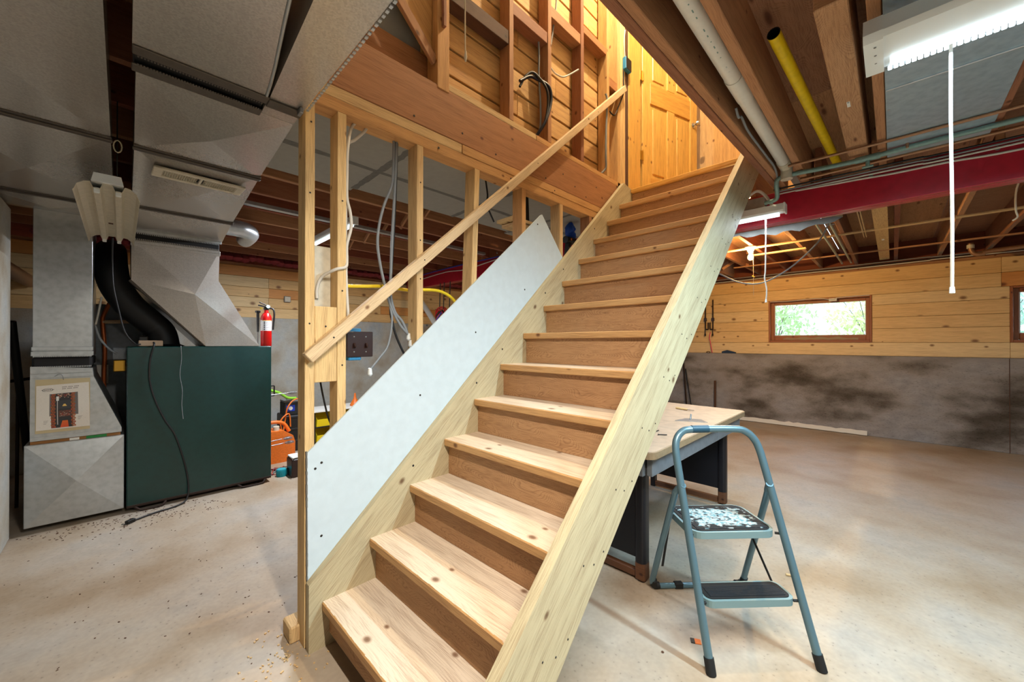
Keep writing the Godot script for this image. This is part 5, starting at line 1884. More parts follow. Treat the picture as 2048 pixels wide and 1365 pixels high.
func clutter_left() -> void:
	var j := thing("fuel_can", "orange plastic fuel can on the floor beyond the furnace", "fuel can", Vector3(-4.72, 0, -1.165))
	var st := new_st()
	prism(st, PackedVector2Array([Vector2(-0.165, 0.02), Vector2(-0.15, 0.0), Vector2(0.15, 0.0), Vector2(0.165, 0.02), Vector2(0.165, 0.20), Vector2(0.15, 0.27), Vector2(0.08, 0.335), Vector2(-0.05, 0.335), Vector2(-0.145, 0.27), Vector2(-0.165, 0.20)]), -0.11, 0.11, Transform3D(ZY, Vector3.ZERO))
	put(j, "body", st, M.orange)
	st = new_st()
	tube(st, smooth_path([Vector3(0, 0.325, 0.12), Vector3(0, 0.40, 0.08), Vector3(0, 0.415, 0.0), Vector3(0, 0.39, -0.08), Vector3(0, 0.30, -0.135)], 6), 0.019, 12)
	put(j, "handle", st, M.orange)
	st = new_st()
	lathe(st, [Vector2(0.03, 0.335), Vector2(0.03, 0.375), Vector2(0.022, 0.38), Vector2(0, 0.38)], 16, Transform3D(Basis(), Vector3(0.04, 0, 0.0)))
	put(j, "cap", st, M.enamel)
	st = new_st()
	lathe(st, [Vector2(0, 0.0), Vector2(0.043, 0.0), Vector2(0.043, 0.062), Vector2(0.040, 0.068), Vector2(0, 0.068)], 24, Transform3D(Basis(), Vector3(-4.15, 0, -1.08)))
	for i in 24:
		var a := TAU * i / 24
		box(st, Vector3(-4.15 + 0.0435 * cos(a), 0.035, -1.08 + 0.0435 * sin(a)), Vector3(0.004, 0.05, 0.004))
	solo("teal_cap", st, M.teal, "round teal plastic cap on the floor by the furnace corner", "cap")
	var bx := thing("charger_box", "small black case with a pale lid on the floor beside the corner stud", "case", Vector3(-4.02, 0, -1.22))
	st = new_st()
	box(st, Vector3(-0.06, 0.085, 0), Vector3(0.16, 0.17, 0.19), 0.006)
	put(bx, "body", st, M.brown_plate)
	st = new_st()
	box(st, Vector3(-0.06, 0.182, 0), Vector3(0.15, 0.022, 0.18), 0.006)
	put(bx, "lid", st, M.paper)
	st = new_st()
	tube(st, smooth_path([Vector3(0.03, 0.16, 0.085), Vector3(0.045, 0.185, 0.08), Vector3(0.045, 0.19, 0.0), Vector3(0.045, 0.185, -0.08), Vector3(0.03, 0.16, -0.085)], 4), 0.005, 6)
	put(bx, "handle", st, M.black)
	var lab := ["thin black lead tangled on the floor behind the teal cap", "thin grey lead curling on the floor beside the teal cap", "thin red lead on the floor between teal cap and black case"]
	for i in 3:
		st = new_st()
		var pts := []
		for k in 9:
			pts.append(Vector3(-4.32 + 0.12 * sin(k * 1.7 + i * 2.0), 0.004 + 0.002 * i, -1.03 - 0.018 * k + 0.05 * cos(k * 2.3 + i)))
		tube(st, smooth_path(pts, 5), 0.003, 5)
		solo("floor_lead", st, [M.cable_black, M.cable_grey, M.cable_red][i], lab[i], "lead")

	# black crate with a battery on it
	var cr := thing("crate", "black crate standing beyond the orange fuel can", "crate", Vector3(-5.15, 0, -1.47))
	st = new_st()
	box(st, Vector3(0, 0.21, 0), Vector3(0.34, 0.42, 0.28), 0.01)
	put(cr, "body", st, M.black)
	for y in [0.12, 0.26, 0.40]:
		st = new_st()
		box(st, Vector3(0.172, y, 0), Vector3(0.01, 0.022, 0.27), 0.003)
		put(cr, "rib", st, M.rubber)
	var bt := thing("car_battery", "black car battery with blue label on the crate", "battery", Vector3(-5.12, 0.42, -1.46))
	st = new_st()
	box(st, Vector3(0, 0.075, 0), Vector3(0.18, 0.15, 0.25), 0.006)
	put(bt, "case", st, M.rubber)
	st = new_st()
	box(st, Vector3(0, 0.163, 0), Vector3(0.18, 0.024, 0.25), 0.005)
	put(bt, "lid", st, plain(Color(0.45, 0.45, 0.44), 0.5))
	st = new_st()
	box(st, Vector3(0.0915, 0.08, 0.06), Vector3(0.003, 0.07, 0.09), 0.0)
	put(bt, "label", st, M.cable_blue)
	st = new_st()
	lathe(st, [Vector2(0.022, 0), Vector2(0.022, 0.002), Vector2(0, 0.002)], 16, Transform3D(Basis(Vector3.UP, Vector3.RIGHT, Vector3.BACK), Vector3(0.093, 0.08, 0.06)))
	put(bt, "label_disc", st, M.paper)
	for z in [-0.08, 0.08]:
		st = new_st()
		lathe(st, [Vector2(0.011, 0.175), Vector2(0.009, 0.195), Vector2(0, 0.195)], 10, Transform3D(Basis(), Vector3(0.02, 0, z)))
		put(bt, "terminal", st, M.steel)
	st = new_st()
	tube(st, smooth_path([Vector3(-5.0, 0.61, -1.52), Vector3(-4.98, 0.60, -1.42), Vector3(-4.96, 0.52, -1.35), Vector3(-4.97, 0.40, -1.33), Vector3(-4.95, 0.25, -1.30), Vector3(-4.93, 0.38, -1.27), Vector3(-4.95, 0.45, -1.36), Vector3(-4.96, 0.30, -1.38)], 6), 0.008, 8)
	solo("orange_cord", st, M.orange, "orange extension cord looped off the battery", "cord")
	st = new_st()
	tube(st, smooth_path([Vector3(-4.9, 0.75, -1.14), Vector3(-4.95, 0.70, -1.26), Vector3(-5.0, 0.63, -1.36), Vector3(-5.05, 0.612, -1.46)], 5), 0.016, 8)
	solo("green_hose", st, M.lime, "short bright green hose drooping onto the battery", "hose")
	st = new_st()
	for p in [[Vector3(-4.9, 0.79, -1.10), Vector3(-4.9, 0.79, -1.20)], [Vector3(-4.9, 0.79, -1.20), Vector3(-4.9, 0.68, -1.20)], [Vector3(-4.9, 0.68, -1.20), Vector3(-4.9, 0.68, -1.10)]]:
		beam_st(st, p[0], p[1], 0.012, 0.012)
	solo("wire_bracket", st, M.black, "small black square bracket beyond the furnace side", "bracket")

	# bin rack
	var rk := thing("bin_rack", "low black rack with a white top board behind the stud wall", "rack", Vector3(-5.2, 0, -2.15))
	for z in [-0.49, 0.49]:
		for x in [-0.15, 0.15]:
			span(rk, "post", Vector3(x - 0.016, 0, z - 0.016), Vector3(x + 0.016, 0.41, z + 0.016), M.black, 0.002)
	span(rk, "top_board", Vector3(-0.19, 0.412, -0.53), Vector3(0.19, 0.43, 0.53), M.paper, 0.002)
	for y in [0.02, 0.215]:
		span(rk, "shelf", Vector3(-0.165, y, -0.505), Vector3(0.165, y + 0.015, 0.505), M.black, 0.002)
	var nb := 0
	var where := ["first", "second", "third", "fourth"]
	for row in 2:
		for c in 4:
			var z := 0.35 - c * 0.235
			var b := thing("storage_bin", "%s yellow bin from the corner stud on the %s shelf of the rack" % [where[c], ["lower", "upper"][row]], "bin", Vector3(-5.2, 0.035 if row == 0 else 0.23, -2.15 + z), 0.0, "yellow bins in the rack")
			var q := new_st()
			for s in [-1.0, 1.0]:
				prism(q, PackedVector2Array([Vector2(-0.15, 0.0), Vector2(0.15, 0.0), Vector2(0.17, 0.09), Vector2(0.10, 0.14), Vector2(-0.15, 0.14)]), s * 0.104, s * 0.107, Transform3D(XY, Vector3.ZERO))
			box(q, Vector3(0.0, 0.002, 0), Vector3(0.30, 0.004, 0.208))
			box(q, Vector3(0.16, 0.045, 0), Vector3(0.006, 0.092, 0.21), 0.001, Basis(Vector3.BACK, -0.2))
			box(q, Vector3(-0.15, 0.07, 0), Vector3(0.004, 0.14, 0.21))
			put(b, "tub", q, M.bin_yellow)
			nb += 1
	var fn := thing("funnel", "orange funnel standing upside down on the white rack top", "funnel", Vector3(-5.12, 0.43, -2.2))
	st = new_st()
	lathe(st, [Vector2(0.062, 0.0), Vector2(0.064, 0.012), Vector2(0.05, 0.04), Vector2(0.018, 0.10), Vector2(0.010, 0.165), Vector2(0.007, 0.166), Vector2(0.0, 0.16)], 20)
	put(fn, "cone", st, M.orange)

	# wall items, left wall
	var ob := thing("outlet_box", "small grey metal outlet box on the pine boards of the left wall", "outlet", Vector3(LEFT + 0.015, 1.87, -1.62))
	st = new_st()
	box(st, Vector3(0.01, 0, 0), Vector3(0.03, 0.085, 0.085), 0.008)
	put(ob, "box", st, M.galv_dull)
	st = new_st()
	box(st, Vector3(0.026, 0, 0), Vector3(0.003, 0.07, 0.07), 0.002)
	put(ob, "cover", st, M.enamel)

	# pink insulation stuffed along the top of the left wall
	st = new_st()
	var r := RandomNumberGenerator.new()
	r.seed = 5
	for i in 90:
		var z := -7.0 + i * 0.085
		lathe(st, [Vector2(0, -0.05), Vector2(0.045 + 0.02 * r.randf(), -0.03), Vector2(0.06 + 0.02 * r.randf(), 0.0), Vector2(0.04, 0.04), Vector2(0, 0.05)], 7, Transform3D(Basis(Vector3.UP, r.randf() * 3.0), Vector3(LEFT - 0.06 + 0.04 * r.randf(), 2.36 + 0.03 * r.randf(), z)))
	var ins := solo("insulation", st, M.insulation, "dusty pink insulation stuffed above the left wall boards", "insulation")
	ins.set_meta("kind", "stuff")

	# coil and tools hanging by the beam
	var cl := thing("cable_coil", "red and blue cable coil hanging below the red beam behind the stairs", "cable coil", Vector3(-4.88, 1.62, -3.42))
	for k in [[0.19, M.cable_red], [0.165, M.cable_red], [0.14, M.cable_black], [0.11, M.cable_blue], [0.12, M.cable_red]]:
		st = new_st()
		var pts := PackedVector3Array()
		for i in 29:
			var a := TAU * i / 28
			pts.append(Vector3(k[0] * cos(a) * 0.85, k[0] * sin(a), 0.02 * sin(a * 3.0 + k[0] * 40.0)))
		tube(st, pts, 0.011, 7)
		put(cl, "loop", st, k[1])
	for x in [-0.05, 0.05, 0.2]:
		st = new_st()
		tube(st, line(Vector3(x, 0.16, 0), Vector3(x + 0.02, 0.56, 0)), 0.008, 6)
		put(cl, "tie", st, M.cable_black)
	st = new_st()
	tube(st, smooth_path([Vector3(-5.75, 2.165, -3.51), Vector3(-5.68, 2.0, -3.54), Vector3(-5.5, 1.80, -3.57), Vector3(-5.14, 1.48, -3.55)], 4), 0.045, 14)
	solo("white_hose", st, M.pvc, "thick white hose end hanging behind the stairs", "hose")
	st = new_st()
	tube(st, smooth_path([Vector3(-5.8, 2.33, -3.43), Vector3(-5.33, 2.37, -3.43), Vector3(-4.6, 2.385, -3.43), Vector3(-3.6, 2.385, -3.43), Vector3(-2.6, 2.38, -3.43)], 5), 0.009, 7)
	solo("blue_cable", st, M.cable_blue, "blue cable lying along the left end of the red beam", "cable")
	st = new_st()
	tube(st, smooth_path([Vector3(-5.5, 2.30, -3.44), Vector3(-4.8, 2.335, -3.44), Vector3(-4.3, 2.31, -3.44), Vector3(-3.6, 2.36, -3.44), Vector3(-2.9, 2.34, -3.44)], 5), 0.007, 7)
	solo("pale_cable", st, M.cable_white, "pale cable sagging across the left end of the red beam", "cable")

	# odds and ends hung behind the upper studs
	var bb := thing("blue_bundle", "crumpled blue plastic bundle hung behind the stair studs", "bundle", Vector3(-2.15, 2.29, -2.93))
	st = new_st()
	var rr := RandomNumberGenerator.new()
	rr.seed = 9
	for i in 9:
		lathe(st, [Vector2(0, -0.05), Vector2(0.03 + 0.015 * rr.randf(), -0.025), Vector2(0.036 + 0.01 * rr.randf(), 0.01), Vector2(0.02, 0.04), Vector2(0, 0.05)], 8, Transform3D(Basis(Vector3(0.3, 1, 0.2).normalized(), rr.randf() * 4.0), Vector3(0.03 * rr.randf(), 0.05 - 0.014 * i, 0.05 * (rr.randf() - 0.5))))
	put(bb, "film", st, M.blue)
	var dr := thing("cordless_drill", "black cordless drill with an orange button hung by the last stud", "drill", Vector3(-2.1, 2.12, -2.86))
	st = new_st()
	tube(st, line(Vector3(0, 0.08, 0.05), Vector3(0, 0.085, -0.10)), 0.032, 12)
	beam_st(st, Vector3(0, 0.07, 0.0), Vector3(0, -0.06, 0.02), 0.045, 0.04)
	put(dr, "body", st, M.black)
	st = new_st()
	tube(st, line(Vector3(0, 0.085, -0.10), Vector3(0, 0.087, -0.15)), 0.016, 10)
	put(dr, "chuck", st, M.steel)
	st = new_st()
	box(st, Vector3(0.032, 0.085, 0.0), Vector3(0.006, 0.02, 0.016), 0.002)
	put(dr, "button", st, M.orange)
	var ob2 := thing("board_offcuts", "two short board offcuts tucked behind the stair studs", "boards", Vector3(-1.89, 2.11, -2.0))
	span(ob2, "board", Vector3(-0.1, 0.0, -0.16), Vector3(0.06, 0.022, 0.14), M.stud, 0.002)
	span(ob2, "board", Vector3(-0.09, -0.028, -0.16), Vector3(0.05, -0.006, 0.10), M.stud_b, 0.002)
	var hk := thing("black_strap", "black strap hanging from the top plate between two studs", "strap")
	st = new_st()
	beam_st(st, Vector3(-1.93, 2.38, -2.10), Vector3(-1.93, 2.03, -2.12), 0.008, 0.05)
	put(hk, "webbing", st, M.cable_black)
	st = new_st()
	tube(st, smooth_path([Vector3(-1.93, 2.15, -2.15), Vector3(-1.93, 2.11, -2.20), Vector3(-1.93, 2.05, -2.19), Vector3(-1.93, 2.04, -2.13)], 4), 0.008, 7)
	put(hk, "hook", st, M.black)
	st = new_st()
	tube(st, smooth_path([Vector3(-1.95, 2.38, -1.72), Vector3(-1.95, 2.27, -1.74), Vector3(-1.95, 2.2, -1.735), Vector3(-1.95, 2.1, -1.80)], 5), 0.006, 7)
	solo("black_wire", st, M.cable_black, "black wire looping below the grey ceiling board", "wire")

	# switch plate on the second stud
	var sp := thing("switch_plate", "square dark brown switch plate beside the second stud", "switch", Vector3(-1.775, 1.262, -0.785))
	st = new_st()
	box(st, Vector3(0, 0, 0), Vector3(0.008, 0.118, 0.125), 0.003)
	put(sp, "plate", st, M.brown_plate)
	st = new_st()
	box(st, Vector3(-0.035, 0, 0.02), Vector3(0.06, 0.15, 0.06), 0.004)
	put(sp, "back_box", st, M.box_blue)
	for z in [-0.028, 0.028]:
		st = new_st()
		box(st, Vector3(0.009, -0.005, z), Vector3(0.014, 0.022, 0.009), 0.002, Basis(Vector3.BACK, 0.5))
		put(sp, "toggle", st, M.brown_plate)
		for y in [-0.035, 0.035]:
			head(sp, "screw", Vector3(0.004, y, z), Vector3.RIGHT, 0.004, M.chrome)


func cables_stair_wall() -> void:
	var rows := [
		["cable", M.cable_white, 0.007, [Vector3(-1.79, 2.335, -0.797), Vector3(-1.79, 2.283, -0.757), Vector3(-1.77, 2.23, -0.735), Vector3(-1.75, 2.138, -0.716), Vector3(-1.75, 2.047, -0.714), Vector3(-1.75, 1.924, -0.714), Vector3(-1.75, 1.86, -0.729), Vector3(-1.75, 1.793, -0.733), Vector3(-1.75, 1.71, -0.714), Vector3(-1.75, 1.643, -0.714), Vector3(-1.735, 1.607, -0.702), Vector3(-1.735, 1.59, -0.659), Vector3(-1.79, 1.559, -0.621), Vector3(-1.805, 1.508, -0.606), Vector3(-1.805, 1.465, -0.606)], "white cable from the top plate curving down across the second stud"],
		["cable", M.cable_white, 0.007, [Vector3(-1.79, 2.335, -0.842), Vector3(-1.79, 2.277, -0.812), Vector3(-1.785, 2.216, -0.764), Vector3(-1.77, 2.169, -0.724), Vector3(-1.765, 2.05, -0.716), Vector3(-1.765, 1.6, -0.716), Vector3(-1.765, 1.34, -0.73)], "second white cable dropping straight behind the second stud"],
		["cable", M.cable_grey, 0.007, [Vector3(-1.8, 2.302, -0.97), Vector3(-1.8, 2.169, -0.967), Vector3(-1.8, 2.066, -0.959), Vector3(-1.8, 1.955, -0.918), Vector3(-1.8, 1.85, -0.892), Vector3(-1.8, 1.75, -0.884), Vector3(-1.8, 1.63, -0.903), Vector3(-1.8, 1.533, -0.929), Vector3(-1.8, 1.448, -0.956), Vector3(-1.8, 1.361, -1.006), Vector3(-1.8, 1.316, -1.049)], "grey cable bowing out between the second and third studs"],
		["cable", M.cable_grey, 0.0075, [Vector3(-1.8, 2.305, -0.985), Vector3(-1.8, 2.147, -0.98), Vector3(-1.8, 1.992, -0.972), Vector3(-1.8, 1.814, -0.962), Vector3(-1.8, 1.636, -0.955), Vector3(-1.8, 1.51, -0.953), Vector3(-1.8, 1.424, -0.978), Vector3(-1.8, 1.375, -1.02), Vector3(-1.8, 1.285, -1.063)], "straight grey cable hanging nearest the third stud"],
		["cable", M.cable_grey, 0.006, [Vector3(-1.81, 2.305, -0.995), Vector3(-1.81, 1.9, -0.975), Vector3(-1.805, 1.51, -0.951), Vector3(-1.8, 1.385, -0.961), Vector3(-1.8, 1.259, -0.94), Vector3(-1.8, 1.198, -0.897), Vector3(-1.8, 1.143, -0.849)], "dark grey cable with a capped end swinging left below the rail"],
		["cable", M.cable_black, 0.006, [Vector3(-1.82, 2.305, -1.0), Vector3(-1.82, 1.9, -0.985), Vector3(-1.81, 1.486, -0.956), Vector3(-1.8, 1.36, -0.967), Vector3(-1.8, 1.284, -0.992), Vector3(-1.8, 1.20, -1.035)], "black cable slipping behind the drywall panel"],
		["cable", M.cable_yellow, 0.009, [Vector3(-1.86, 1.541, -0.70), Vector3(-1.86, 1.541, -0.756), Vector3(-1.86, 1.549, -0.849), Vector3(-1.86, 1.559, -0.949), Vector3(-1.86, 1.555, -1.039), Vector3(-1.855, 1.552, -1.117), Vector3(-1.86, 1.565, -1.193), Vector3(-1.86, 1.566, -1.293), Vector3(-1.86, 1.53, -1.382), Vector3(-1.86, 1.44, -1.46)], "yellow cable threaded behind the studs"],
		["cable", M.cable_black, 0.004, [Vector3(-1.85, 1.10, -0.635), Vector3(-1.85, 1.031, -0.647), Vector3(-1.86, 0.936, -0.671), Vector3(-1.87, 0.85, -0.70), Vector3(-1.9, 0.7, -0.73)], "thin black cable below the plywood filler panel"],
		["cable", M.cable_black, 0.009, [Vector3(-1.81, 3.02, -1.91), Vector3(-1.80, 3.10, -1.95), Vector3(-1.785, 3.15, -2.0), Vector3(-1.77, 3.14, -2.05), Vector3(-1.735, 3.06, -2.105), Vector3(-1.735, 2.95, -2.12), Vector3(-1.74, 2.82, -2.09), Vector3(-1.78, 2.73, -2.05)], "black cable loop just inside the dark blue one on the upper boards"],
		["cable", M.navy, 0.011, [Vector3(-1.80, 3.05, -1.90), Vector3(-1.80, 3.07, -1.925), Vector3(-1.79, 3.12, -1.991), Vector3(-1.78, 3.128, -2.06), Vector3(-1.735, 3.089, -2.13), Vector3(-1.73, 2.992, -2.15), Vector3(-1.735, 2.841, -2.10), Vector3(-1.77, 2.742, -2.055), Vector3(-1.8, 2.71, -2.04)], "thick dark blue cable looped against the upper boards"],
		["cable", M.cable_grey, 0.007, [Vector3(-1.78, 3.425, -2.07), Vector3(-1.785, 3.317, -2.082), Vector3(-1.79, 3.183, -2.085), Vector3(-1.79, 3.021, -2.10), Vector3(-1.79, 2.87, -2.105), Vector3(-1.79, 2.76, -2.09)], "grey cable running down behind the dark blue loop"],
		["cable", M.cable_white, 0.006, [Vector3(-1.80, 3.33, -2.19), Vector3(-1.78, 3.276, -2.232), Vector3(-1.78, 3.273, -2.286), Vector3(-1.78, 3.304, -2.378), Vector3(-1.74, 3.40, -2.50)], "short white wire end sticking out between upper studs"],
		["cable", M.cable_grey, 0.006, [Vector3(-1.78, 4.0, -2.28), Vector3(-1.78, 3.817, -2.274), Vector3(-1.78, 3.695, -2.256), Vector3(-1.78, 3.57, -2.232), Vector3(-1.78, 3.454, -2.209)], "grey wire hanging at the very top between upper studs"],
		["cable", M.cable_grey, 0.009, [Vector3(-1.735, 3.388, -2.89), Vector3(-1.73, 3.335, -2.906), Vector3(-1.73, 3.074, -2.89), Vector3(-1.73, 2.859, -2.885), Vector3(-1.74, 2.761, -2.90), Vector3(-1.77, 2.71, -2.87)], "grey cables taped down the last upper stud"],
		["cable", M.cable_black, 0.006, [Vector3(-1.73, 3.74, -3.19), Vector3(-1.73, 3.649, -3.192), Vector3(-1.725, 3.531, -3.183), Vector3(-1.73, 3.357, -3.094), Vector3(-1.735, 3.265, -3.034), Vector3(-1.75, 3.285, -2.975)], "black wire looping under the blue box at the rail end"],
		["cable", M.cable_white, 0.005, [Vector3(-1.73, 4.12, -3.22), Vector3(-1.73, 4.0, -3.20), Vector3(-1.73, 3.87, -3.215)], "white wire dropping into the blue box at the stair top"],
	]
	var caps := {2: Vector3(-1.8, 1.30, -1.055), 3: Vector3(-1.8, 1.265, -1.066), 4: Vector3(-1.8, 1.128, -0.846)}
	for i in rows.size():
		var r: Array = rows[i]
		var q := new_st()
		tube(q, smooth_path(r[3], 6), r[2], 7)
		var c := thing(r[0], r[4], "cable")
		put(c, "sheath", q, r[1])
		if caps.has(i):
			q = new_st()
			lathe(q, [Vector2(0, 0.02), Vector2(0.009, 0.018), Vector2(0.012, -0.012), Vector2(0.006, -0.02), Vector2(0, -0.02)], 10)
			put(c, "wire_cap", q, M.white, caps[i])
	var bx := thing("wall_box", "bright blue plastic wiring box on the post at the stair top", "wiring box", Vector3(-1.72, 3.80, -3.235))
	var st := new_st()
	box(st, Vector3(0, 0, 0), Vector3(0.035, 0.11, 0.10), 0.004)
	put(bx, "body", st, M.box_blue)
	st = new_st()
	box(st, Vector3(0.019, 0, 0), Vector3(0.004, 0.10, 0.09), 0.0)
	put(bx, "rim", st, M.cable_black)
	# light string in the stairwell
	var s := thing("string_pull", "white knotted pull string hanging in the stairwell opening", "string")
	st = new_st()
	tube(st, smooth_path([Vector3(-1.3, 5.05, -1.035), Vector3(-1.3, 3.4, -1.03), Vector3(-1.3, 2.605, -1.031), Vector3(-1.3, 2.504, -1.034)], 5), 0.003, 5)
	put(s, "cord", st, M.string)
	st = new_st()
	lathe(st, [Vector2(0, 0.02), Vector2(0.004, 0.015), Vector2(0.007, -0.01), Vector2(0.003, -0.03), Vector2(0, -0.031)], 8, Transform3D(Basis(), Vector3(-1.3, 2.505, -1.034)))
	put(s, "tassel", st, M.string)


# ---------------------------------------------------------------- on the back wall, on the floor

func back_wall_things() -> void:
	for i in 2:
		var x: float = [-2.33, -2.21][i]
		var c := thing("bar_clamp", ["left of two iron bar clamps on the pine wall", "right iron bar clamp with the pink string on the pine wall"][i], "clamp", Vector3(x, 1.5, BACK + 0.03))
		var st := new_st()
		box(st, Vector3(0, 0.26, 0), Vector3(0.014, 0.5, 0.02), 0.002)
		put(c, "bar", st, M.rust)
		st = new_st()
		box(st, Vector3(0.02 * (1 - 2 * i), 0.0, 0), Vector3(0.055, 0.02, 0.02), 0.003)
		box(st, Vector3(0.045 * (1 - 2 * i), 0.06, 0), Vector3(0.014, 0.12, 0.02), 0.003)
		put(c, "jaw", st, M.rust)
		st = new_st()
		box(st, Vector3(0, 0.17, 0.005), Vector3(0.04, 0.055, 0.03), 0.003)
		put(c, "slide", st, M.brown_plate)
		st = new_st()
		tube(st, line(Vector3(0, 0.0, 0.01), Vector3(0, -0.09, 0.015)), 0.007, 8)
		tube(st, line(Vector3(0, -0.075, 0.015), Vector3(0, -0.115, 0.015)), 0.013, 8)
		put(c, "screw_handle", st, M.black)
	var st := new_st()
	tube(st, smooth_path([Vector3(-2.245, 1.45, BACK + 0.05), Vector3(-2.26, 1.36, BACK + 0.05), Vector3(-2.245, 1.28, BACK + 0.05), Vector3(-2.235, 1.20, BACK + 0.045), Vector3(-2.22, 1.095, BACK + 0.035)], 5), 0.006, 6)
	solo("pink_string", st, M.pink, "pink string hanging down to the concrete ledge", "string")
	var b := thing("chalk_case", "small dark blue chalk line case on the concrete ledge", "tool", Vector3(-1.97, 1.09, BACK + 0.02))
	st = new_st()
	prism(st, PackedVector2Array([Vector2(-0.10, 0.0), Vector2(0.11, 0.0), Vector2(0.11, 0.02), Vector2(-0.02, 0.055), Vector2(-0.10, 0.03)]), -0.015, 0.02, Transform3D(XY, Vector3.ZERO))
	put(b, "body", st, plain(Color(0.03, 0.16, 0.28), 0.5))
	var t := thing("rust_ring", "small rusty ring lying on the concrete ledge below the clamps", "ring", Vector3(-2.285, 1.10, BACK + 0.03))
	st = new_st()
	var pts := PackedVector3Array()
	for i in 13:
		pts.append(Vector3(0.028 * cos(TAU * i / 12), 0.014 * sin(TAU * i / 12) + 0.005, 0))
	tube(st, pts, 0.005, 6)
	put(t, "loop", st, M.rust)
	# stick and sprig against the wall behind the desk
	for i in 3:
		st = new_st()
		tube(st, line([Vector3(-2.62, 0.0, BACK + 0.10), Vector3(-2.52, 0.0, BACK + 0.12), Vector3(-2.16, 0.0, BACK + 0.10)][i], [Vector3(-2.70, 0.95, BACK + 0.06), Vector3(-2.66, 0.8, BACK + 0.06), Vector3(-2.17, 0.62, BACK + 0.055)][i]), [0.014, 0.010, 0.018][i], 8)
		solo("leaning_stick", st, [M.rust, M.black, M.old_dark][i], ["brown stick leaning on the concrete behind the desk", "thin black rod leaning on the concrete behind the desk", "dark stub of wood against the stained concrete"][i], "stick")
	# white caulk and scraps along the foot of the wall
	st = new_st()
	var r := RandomNumberGenerator.new()
	r.seed = 12
	var prev := []
	for i in 40:
		var x := -2.4 + i * 0.055
		var q := [Vector3(x, 0.05 + 0.02 * r.randf(), BACK + 0.047), Vector3(x, 0.008, BACK + 0.075 + 0.02 * r.randf())]
		if prev:
			quad(st, prev[0], q[0], q[1], prev[1], Vector3(0, 0.7, 0.7))
		prev = q
	solo("caulk_strip", st, M.paper, "white caulk smeared along the foot of the stained concrete", "caulk")
	# floor scraps
	var sc := thing("paper_scrap", "small orange and black scrap on the floor by the ladder", "scrap", Vector3(-0.60, 0, -1.718), 0.5)
	st = new_st()
	box(st, Vector3(0.008, 0.0015, 0), Vector3(0.024, 0.003, 0.028), 0.0)
	put(sc, "scrap", st, M.orange)
	st = new_st()
	box(st, Vector3(-0.012, 0.0015, 0), Vector3(0.016, 0.003, 0.028), 0.0)
	put(sc, "print", st, M.black)
	st = new_st()
	tube(st, line(Vector3(-0.42, 0.006, -2.55), Vector3(-0.38, 0.006, -2.565)), 0.006, 8)
	solo("cork", st, M.stud_b, "small tan cork lying on the floor behind the ladder", "cork")
	st = new_st()
	box(st, Vector3(-0.675, 0.003, -1.562), Vector3(0.010, 0.006, 0.008), 0.002)
	solo("pebble", st, M.old_dark, "tiny dark pebble on the floor left of the ladder", "pebble")
	# crumbs of wood and dust at the foot of the corner stud
	st = new_st()
	for i in 110:
		var a := r.randf() * TAU
		var d := pow(r.randf(), 1.6) * 0.22
		box(st, Vector3(-1.74 + d * cos(a), 0.002, -0.47 + d * sin(a) * 0.7), Vector3(0.003 + 0.006 * r.randf(), 0.003, 0.003 + 0.004 * r.randf()), 0.0, Basis(Vector3.UP, r.randf() * 3.0))
	var cr := solo("sawdust", st, M.stud_b, "crumbs of sawdust around the foot of the corner stud", "sawdust")
	cr.set_meta("kind", "stuff")
	st = new_st()
	for i in 110:
		var p := Vector3(-3.6 + r.randf() * 1.9, 0.0012, -0.8 + r.randf() * 1.4)
		box(st, p, Vector3(0.002 + 0.007 * r.randf(), 0.0018, 0.002 + 0.003 * r.randf()), 0.0, Basis(Vector3.UP, r.randf() * 3.0))
	for i in 260:
		var away := pow(r.randf(), 1.5)
		var p := Vector3(-4.02 + away * 0.35, 0.0012, 0.47 - r.randf() * 0.9 - away * 0.3)
		box(st, p, Vector3(0.002 + 0.010 * r.randf(), 0.0018, 0.002 + 0.006 * r.randf()), 0.0, Basis(Vector3.UP, r.randf() * 3.0))
	var gr := solo("floor_grit", st, M.old_dark, "dark grit scattered over the floor in front of the furnace", "grit")
	gr.set_meta("kind", "stuff")


# ---------------------------------------------------------------- outdoors

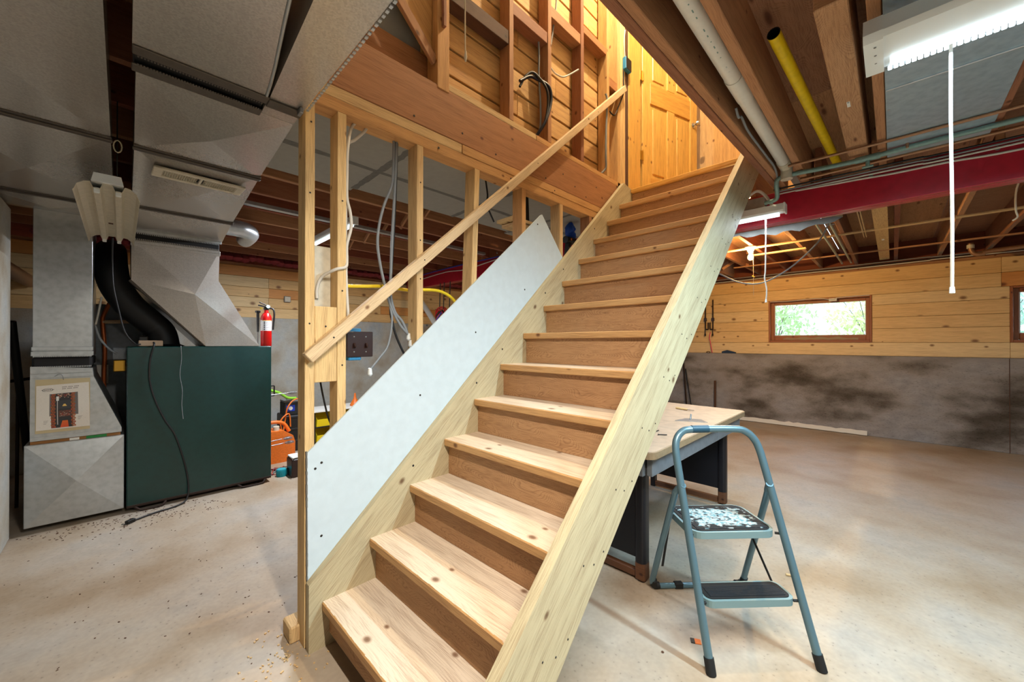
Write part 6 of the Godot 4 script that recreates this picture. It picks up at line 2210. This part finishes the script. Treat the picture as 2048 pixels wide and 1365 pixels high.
func outdoors() -> void:
	var st := new_st()
	box(st, Vector3(-1, 1.0, -14.6), Vector3(24, 0.4, 14))
	var g := solo("lawn", st, surfaced(Color(0.42, 0.47, 0.30), "mottle", 1.2, 1.0), "pale grass outside the basement windows", "lawn")
	g.set_meta("kind", "structure")
	g.name = "ground"
	st = new_st()
	prism(st, PackedVector2Array([Vector2(-10.5, 1.0), Vector2(-10.8, 1.25), Vector2(-12.0, 2.1), Vector2(-14.0, 3.4), Vector2(-18.0, 4.6), Vector2(-21.5, 5.0), Vector2(-21.5, 1.0)]), -16.0, 14.0, Transform3D(ZY, Vector3.ZERO))
	put(g, "bank", st, surfaced(Color(0.62, 0.68, 0.56), "mottle", 0.8, 1.0))
	var tones := [Color(0.62, 0.70, 0.48), Color(0.74, 0.76, 0.52), Color(0.60, 0.70, 0.60)]
	var labels := ["leafy shrub seen through the left part of the window", "yellowish shrub seen through the middle of the window", "grey-green shrub seen through the right part of the window", "pale shrub seen through the window at the right edge"]
	var r := RandomNumberGenerator.new()
	r.seed = 21
	for i in 4:
		var c: Vector3 = [Vector3(-1.62, 1.2, -9.0), Vector3(-0.30, 1.2, -9.2), Vector3(1.0, 1.2, -9.0), Vector3(2.3, 1.2, -9.2)][i]
		var s := thing("shrub", labels[i], "shrub", c)
		st = new_st()
		for k in 7:
			var a := TAU * k / 7 + r.randf()
			var e := Vector3(cos(a) * 0.5, 0.7 + 0.5 * r.randf(), sin(a) * 0.4)
			tube(st, smooth_path([Vector3.ZERO, Vector3(e.x * 0.3, e.y * 0.4, e.z * 0.3), e], 4), 0.014, 6, true, 0.004)
		put(s, "stems", st, M.bark)
		st = new_st()
		for k in 1500:
			var p := Vector3(r.randfn() * 0.36, 0.55 + r.randfn() * 0.32, r.randfn() * 0.3)
			if p.y < 0.02 or absf(p.x) > 0.6 or absf(p.z) > 0.7:
				continue
			var b := Basis(Vector3(r.randfn(), r.randfn(), r.randfn()).normalized(), r.randf() * TAU)
			var w := 0.014 + 0.014 * r.randf()
			var h := w * 2.2
			var n := b.z
			tri(st, [p - b.y * h, p + b.x * w, p + b.y * h], [n, n, n], [Vector2.ZERO, Vector2.RIGHT, Vector2.ONE])
			tri(st, [p - b.y * h, p + b.y * h, p - b.x * w], [n, n, n], [Vector2.ZERO, Vector2.ONE, Vector2.DOWN])
		var lf := plain(tones[i % 3], 0.6)
		lf.backlight_enabled = true
		lf.backlight = tones[i % 3] * 0.8
		var fo := put(s, "foliage", st, lf)
		fo.set_meta("kind", "stuff")
